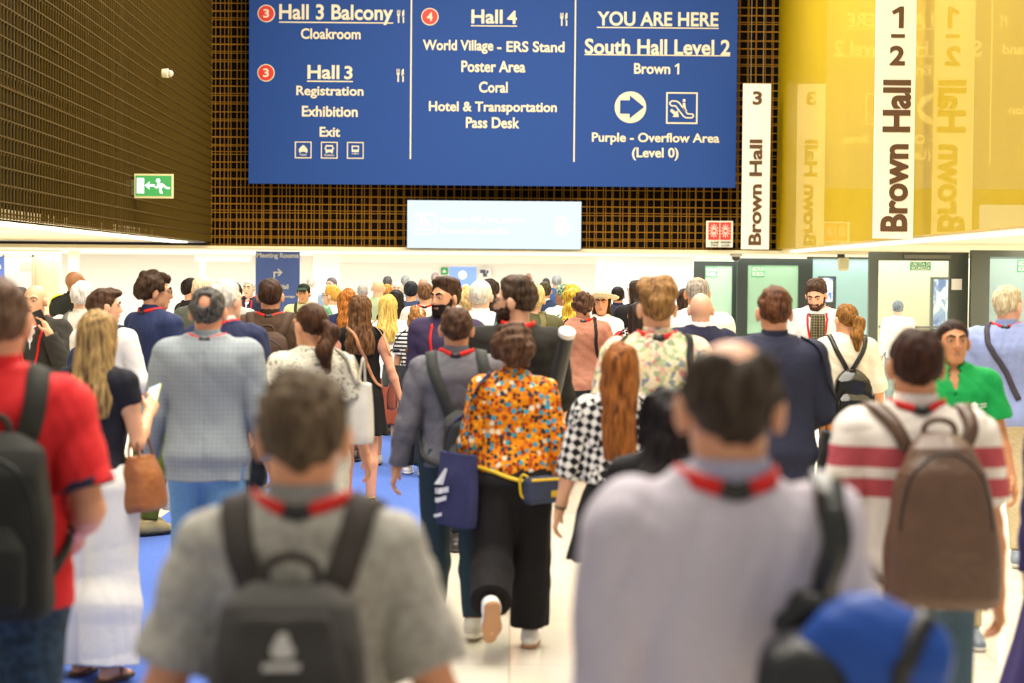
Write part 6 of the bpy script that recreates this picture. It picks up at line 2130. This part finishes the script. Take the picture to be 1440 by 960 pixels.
# --- bald men before the doors
p = Person('baldwhite', 981, 389, 185, 'balding man with grey fringe in white shirt, behind the shaven-headed man', skin_c='#d9935c', build=1.1, hair_top=.004)
p.top(cloth('#f1e8da', .8, .03), 'long', .86, .024, collar=True); p.trousers(cloth(NAVY)); p.shoes(); p.hair_short('#8a7c70', '#b9aea2', t=.008, bald=[((0, .01, .118), (.065, .09, .06))])
p = Person('shaven', 986, 412, 200, 'shaven-headed man in navy suit jacket with white collar', skin_c='#d9a78c', build=1.05, hair_top=.002)
p.top(cloth('#23233c'), 'long', .80, .026, name='suit_jacket', collar=cloth('#f2efec'), neck_r=.062); p.trousers(cloth(NAVY)); p.shoes()
p = Person('darkw', 963, 405, 122, 'dark-haired woman in black top, half hidden left of the two bald men', sex='f', skin_c='#e2ae8c')
p.top(cloth('#1c1a1c'), 'long', .86, .02); p.trousers(cloth(DK)); p.shoes(); p.hair_long('#1f1613', '#4a3528', length=.26)

# --- navy suit man
p = Person('navysuit', 1090, 403, 268, 'man with short brown hair in navy suit, seen from behind right of centre', build=1.14, arms=((2, 12, 22), (8, 13, 62)), bend=(None, (-.6, 1, 0)), skin_c='#e2a685', legs=((5, 3, 0), (-5, 5, 0)))
p.top(cloth('#2b2d42', .8), 'long', .80, .028, name='suit_jacket', collar=cloth('#2b2d42'), wr=.004, fr=14); p.trousers(cloth('#23263a')); p.shoes('#1a1614')
p.hair_short('#33211a', '#7a4c30', t=.014, tt=.022, noise=.003)
p.shoulder_bag('black briefcase bag hanging at the right side of the navy suit man', 'bag', 'shoulder_bag', 1, .36, .30, .09, .72, cloth('#23262e'), None, straps=1, x=.30, y=.10)

# --- scarf man
p = Person('scarf', 1147, 392, 158, 'dark-haired man in pale grey cardigan and dark checked scarf, looking down', yaw=170, skin_c='#e6b494', head=(-12, -26, 0), arms=((22, 8, 80), (10, 10, 50)), hair_top=.024)
p.top(cloth('#d6d3d2', .8, .04), 'long', .84, .024, name='cardigan', collar=True); p.trousers(cloth('#3a3d48')); p.shoes(); p.face(); p.beard('#4a3428', .004); p.hair_short('#2a1c14', '#5c4232', t=.016, tt=.030, noise=.004)
sm = tweed('#3a3a34', '#8a7a4c')
V, F_ = tube([p.np_ + np.array((.082 * math.cos(t), .088 * math.sin(t) + .015, .01 - .045 * math.sin(t))) for t in np.linspace(0, 6.28, 24)[:-1]], .032, 8, True); so_ = p.put('scarf', V, F_, sm)
for x_ in (.02, -.03):
    P, Nn = p.strap_path([(x_, .10, 1.45), (x_ * 1.2, .14, 1.35), (x_ * 1.3, .15, 1.2), (x_ * 1.4, .15, 1.08)], 18, .016); V, F_ = ribbon(P, Nn, .06, .02); p.put('scarf_end', V, F_, sm, so_)
p.lanyard(front=True, clip=False)
# --- woman with patent backpack
p = Person('patent', 1190, 425, 190, 'woman with ginger-brown ponytail, cream blouse and tan trousers wearing a shiny black backpack', sex='f', yaw=4, build=1.16, arms=((0, 14, 12), (0, 15, 8)), skin_c='#e6ae86', head=(18, 0, 0), legs=((4, 2, 0), (-5, 4, 0)))
p.top(cloth('#efe4cc', .8, .04), 'half', .93, .024, name='blouse', loose_sl=1.25); p.trousers(cloth('#b06a24', .8), w=1.12, hem_w=1.1); p.shoes('#c9b296')
p.hair_tail('#54341a', '#a87436', root=(.01, -.112, .02), pts=((.03, -.15, -.02), (.05, -.16, -.12), (.06, -.145, -.22)), rs=(.028, .045, .048, .018))
r, put, sol, b = p.backpack('shiny black patent drawstring backpack on the woman in cream blouse', '#141414', w=.33, h=.38, dep=.15, ztop=1.24, mat=plain('#121212', .14), pocket=True, straps=False, handle=False, taper=.60, nexp=3, zips=False)
for sg in (-1, 1):
    P, Nn = p.strap_path([(sg * .02, -.15, 1.235), (sg * .07, -.14, 1.33), (sg * .125, -.06, 1.455), (sg * .14, .03, 1.44), (sg * .15, .11, 1.32)], 24, .008); V, F_ = ribbon(P, Nn, .036, .008); put('shoulder_strap', V, F_, plain('#1a1816', .5), b)

# --- green polo man
p = Person('green', 1340, 447, 272, 'man in bright green polo shirt with white emblem, facing the camera', yaw=176, build=1.08, arms=((6, 15, 18), (4, 12, 16)), skin_c='#cf9268', head=(6, 2, 0), legs=((10, 4, 0), (-8, 8, 4)))
p.top(cloth('#12994a', .8, .05), 'short', .88, .022, name='polo_shirt', sl_len=.20, collar=True, vneck=.09, loose_sl=1.1); p.trousers(cloth('#c9b48c')); p.shoes('#7c8794', '#d9d6ce')
p.face(lips='#b57460'); p.hair_short('#231815', '#46342c', t=.010, noise=.002)
pe_ = project(p.surf, np.array([p.pt((-.105, .15, 1.30))]), .001, 6)[0]; ne = grad(p.surf, pe_[None])[0]
V, F_ = solid_mesh(S().cone(pe_ - ne * .003, pe_ + ne * .003, .024, .024, .002, flat=True, flat0=True), .005); p.put('emblem', V, F_, plain('#f2f4ee', .6), p.top_o)
sd_ = nrm(np.cross(ne, (0, 0, 1)))
mt = MB()
for k in range(2):
    q = project(p.surf, np.array([pe_ + np.array((-.035 - .0, .0, .008 - .016 * k))]), .002, 5)[0]
    q2 = project(p.surf, np.array([q + np.array((-.052, .0, 0))]), .002, 5)[0]
    mt.obox(q - np.array((0, 0, .004)), q2 - q, ne * .003, (0, 0, .007))
p.put('emblem_lettering', mt.v, mt.f, plain('#dfeee0', .6), p.top_o, False)

# --- old man in blue shirt
p = Person('bluegrey', 1419, 400, 214, 'grey-blond man in light blue shirt and beige trousers at the right edge', yaw=-18, build=1.12, arms=((0, 13, 16), (6, 13, 24)), skin_c='#eebaa0', head=(-28, 0, 0), legs=((8, 3, 0), (-6, 6, 0)))
p.top(cloth('#8f9ccb', .8, .05), 'long', .88, .026, collar=True, wr=.005, sl_len=.16); p.trousers(cloth('#cdbb96')); p.shoes('#8c96a4', '#d9d6ce'); p.face(brow='#b9a68a'); p.hair_short('#a08a64', '#e2d4b4', t=.016); p.lanyard()
r, put, sol, b, g_ = p.shoulder_bag('dark crossbody bag of the grey-blond man in light blue', 'bag', 'shoulder_bag', 1, .3, .26, .1, .8, cloth('#3c3a3e'), None, straps=0, x=.3, y=.05)
p.side_strap(put, [(-.10, .0, 1.50), (-.10, -.13, 1.40), (-.02, -.17, 1.25), (.1, -.17, 1.05)], .035, cloth('#46404a'), parent=b)
p = Person('ghost', 1263, 422, 104, 'grey-haired man in white standing behind the glass exit door', skin_c='#e0c4b0', hair_top=.014)
p.top(cloth('#f2efe6', .8, .03), 'long', .86, .022); p.trousers(cloth('#8fa4a4')); p.shoes(); p.hair_short('#5c6a74', '#8fa0a8', t=.012)
# --- sliver of a purple coat, right edge
p = Person('purplecoat', 1541, 470, 400, 'person in dark purple coat, only a sliver in view at the lower right edge', sex='f', build=1.1, arms=((0, 6, 10), (0, 8, 10)))
p.top(cloth('#3a3064'), 'long', .9, .024, name='coat'); p.skirt(cloth('#3a3064'), hem=.40, flare=.13, e=.024, name='coat_skirt'); p.shoes(); p.hair_short('#2a1d16', t=.016)

# --- small heads deep in the lobby
FAR = [
    (510, 399, 92, 'grey-haired man in black jacket with red strap deep in the lobby', '#222226', '#8a8884', '#c9c4bc', 0, '#e2b898', 'm'),
    (532, 393, 108, 'fair bald man in pale green shirt deep in the lobby', '#b9c69a', None, None, 0, '#efc49a', 'm'),
    (545, 388, 76, 'man with dark hair above the fair bald man, farther off', '#5a5a5c', '#3c3c3e', '#6a6a6c', 0, '#d9a884', 'm'),
    (544, 399, 100, 'ginger-haired person beside the fair bald man', '#c9a27c', '#9a5c22', '#d9a04c', 0, '#e9b48c', 'f'),
    (559, 396, 88, 'white-haired man facing the camera in the lobby crowd', '#f0eeea', '#d9d4cc', '#f4f0ea', 175, '#edc0a4', 'm'),
    (570, 387, 72, 'grey-haired man in light blue shirt far off in the lobby', '#8fa9cc', '#7a8088', '#b4bac0', 0, '#d9b49c', 'm'),
    (578, 395, 118, 'dark-haired man with navy backpack in the lobby crowd', '#3a4a6c', '#16181e', '#30343c', 0, '#dcae8c', 'm'),
    (557, 407, 124, 'woman with long black hair in dark top in the lobby crowd', '#1c1a1e', '#120f10', '#2c2624', 0, '#e2b490', 'f'),
    (595, 391, 84, 'bald brown-skinned man in the lobby crowd beyond the beige tee', '#8a8f98', None, None, 0, '#b98a74', 'm'),
    (466, 390, 84, 'dark grey-haired person just above the blond person with glasses', '#9ab0d0', '#3c3a40', '#8a8088', 150, '#e6c0aa', 'm'),
    (743, 384, 62, 'pinkish bald man far off right of the tall bearded man', '#c9c6cc', None, None, 0, '#d9b0a0', 'm'),
    (768, 391, 66, 'dark-haired person far off beyond the navy jacket', '#e0e0e4', '#30323a', '#5a5c66', 0, '#dcb8a4', 'm'),
    (612, 383, 64, 'pale-haired person far off beside the green exit sign', '#e6d4d4', '#9a8a8a', '#c9baba', 0, '#e6c8ba', 'm'),
    (655, 399, 98, 'rosy bald man behind the short curly blond hair', '#e9e2d8', None, None, 0, '#efc0a8', 'm'),
    (437, 390, 70, 'pale grey-haired person far off right of the blue banner', '#d4dce6', '#b0aca8', '#dcd8d4', 0, '#ecd0be', 'm'),
]
for (x, y, sc, lab, tc_, h1, h2, yw_, sk, sx) in FAR:
    p = Person('far%d' % x, x, y, sc, lab, yaw=yw_, sex=sx, skin_c=sk, hair_top=.014 if h1 else .002)
    p.top(cloth(tc_), 'long', .84, .022); p.trousers(cloth('#33384a')); p.shoes()
    if yw_ > 100: p.face()
    if h1 and sx == 'f' and x == 557: p.hair_long(h1, h2, length=.34)
    elif h1: p.hair_short(h1, h2, t=.015)
    if x == 578: p.backpack('navy backpack with pale trim on the dark-haired man in the lobby', '#1f2a48', w=.3, h=.44, dep=.14, ztop=1.36)
    if x == 510:
        P, Nn = p.strap_path([(-.10, .0, 1.50), (-.06, -.15, 1.38), (.1, -.16, 1.15), (.18, -.1, 1.0)], 20, .006); V, F_ = ribbon(P, Nn, .03, .005); p.put('red_strap', V, F_, plain('#c9303a', .6), p.top_o)
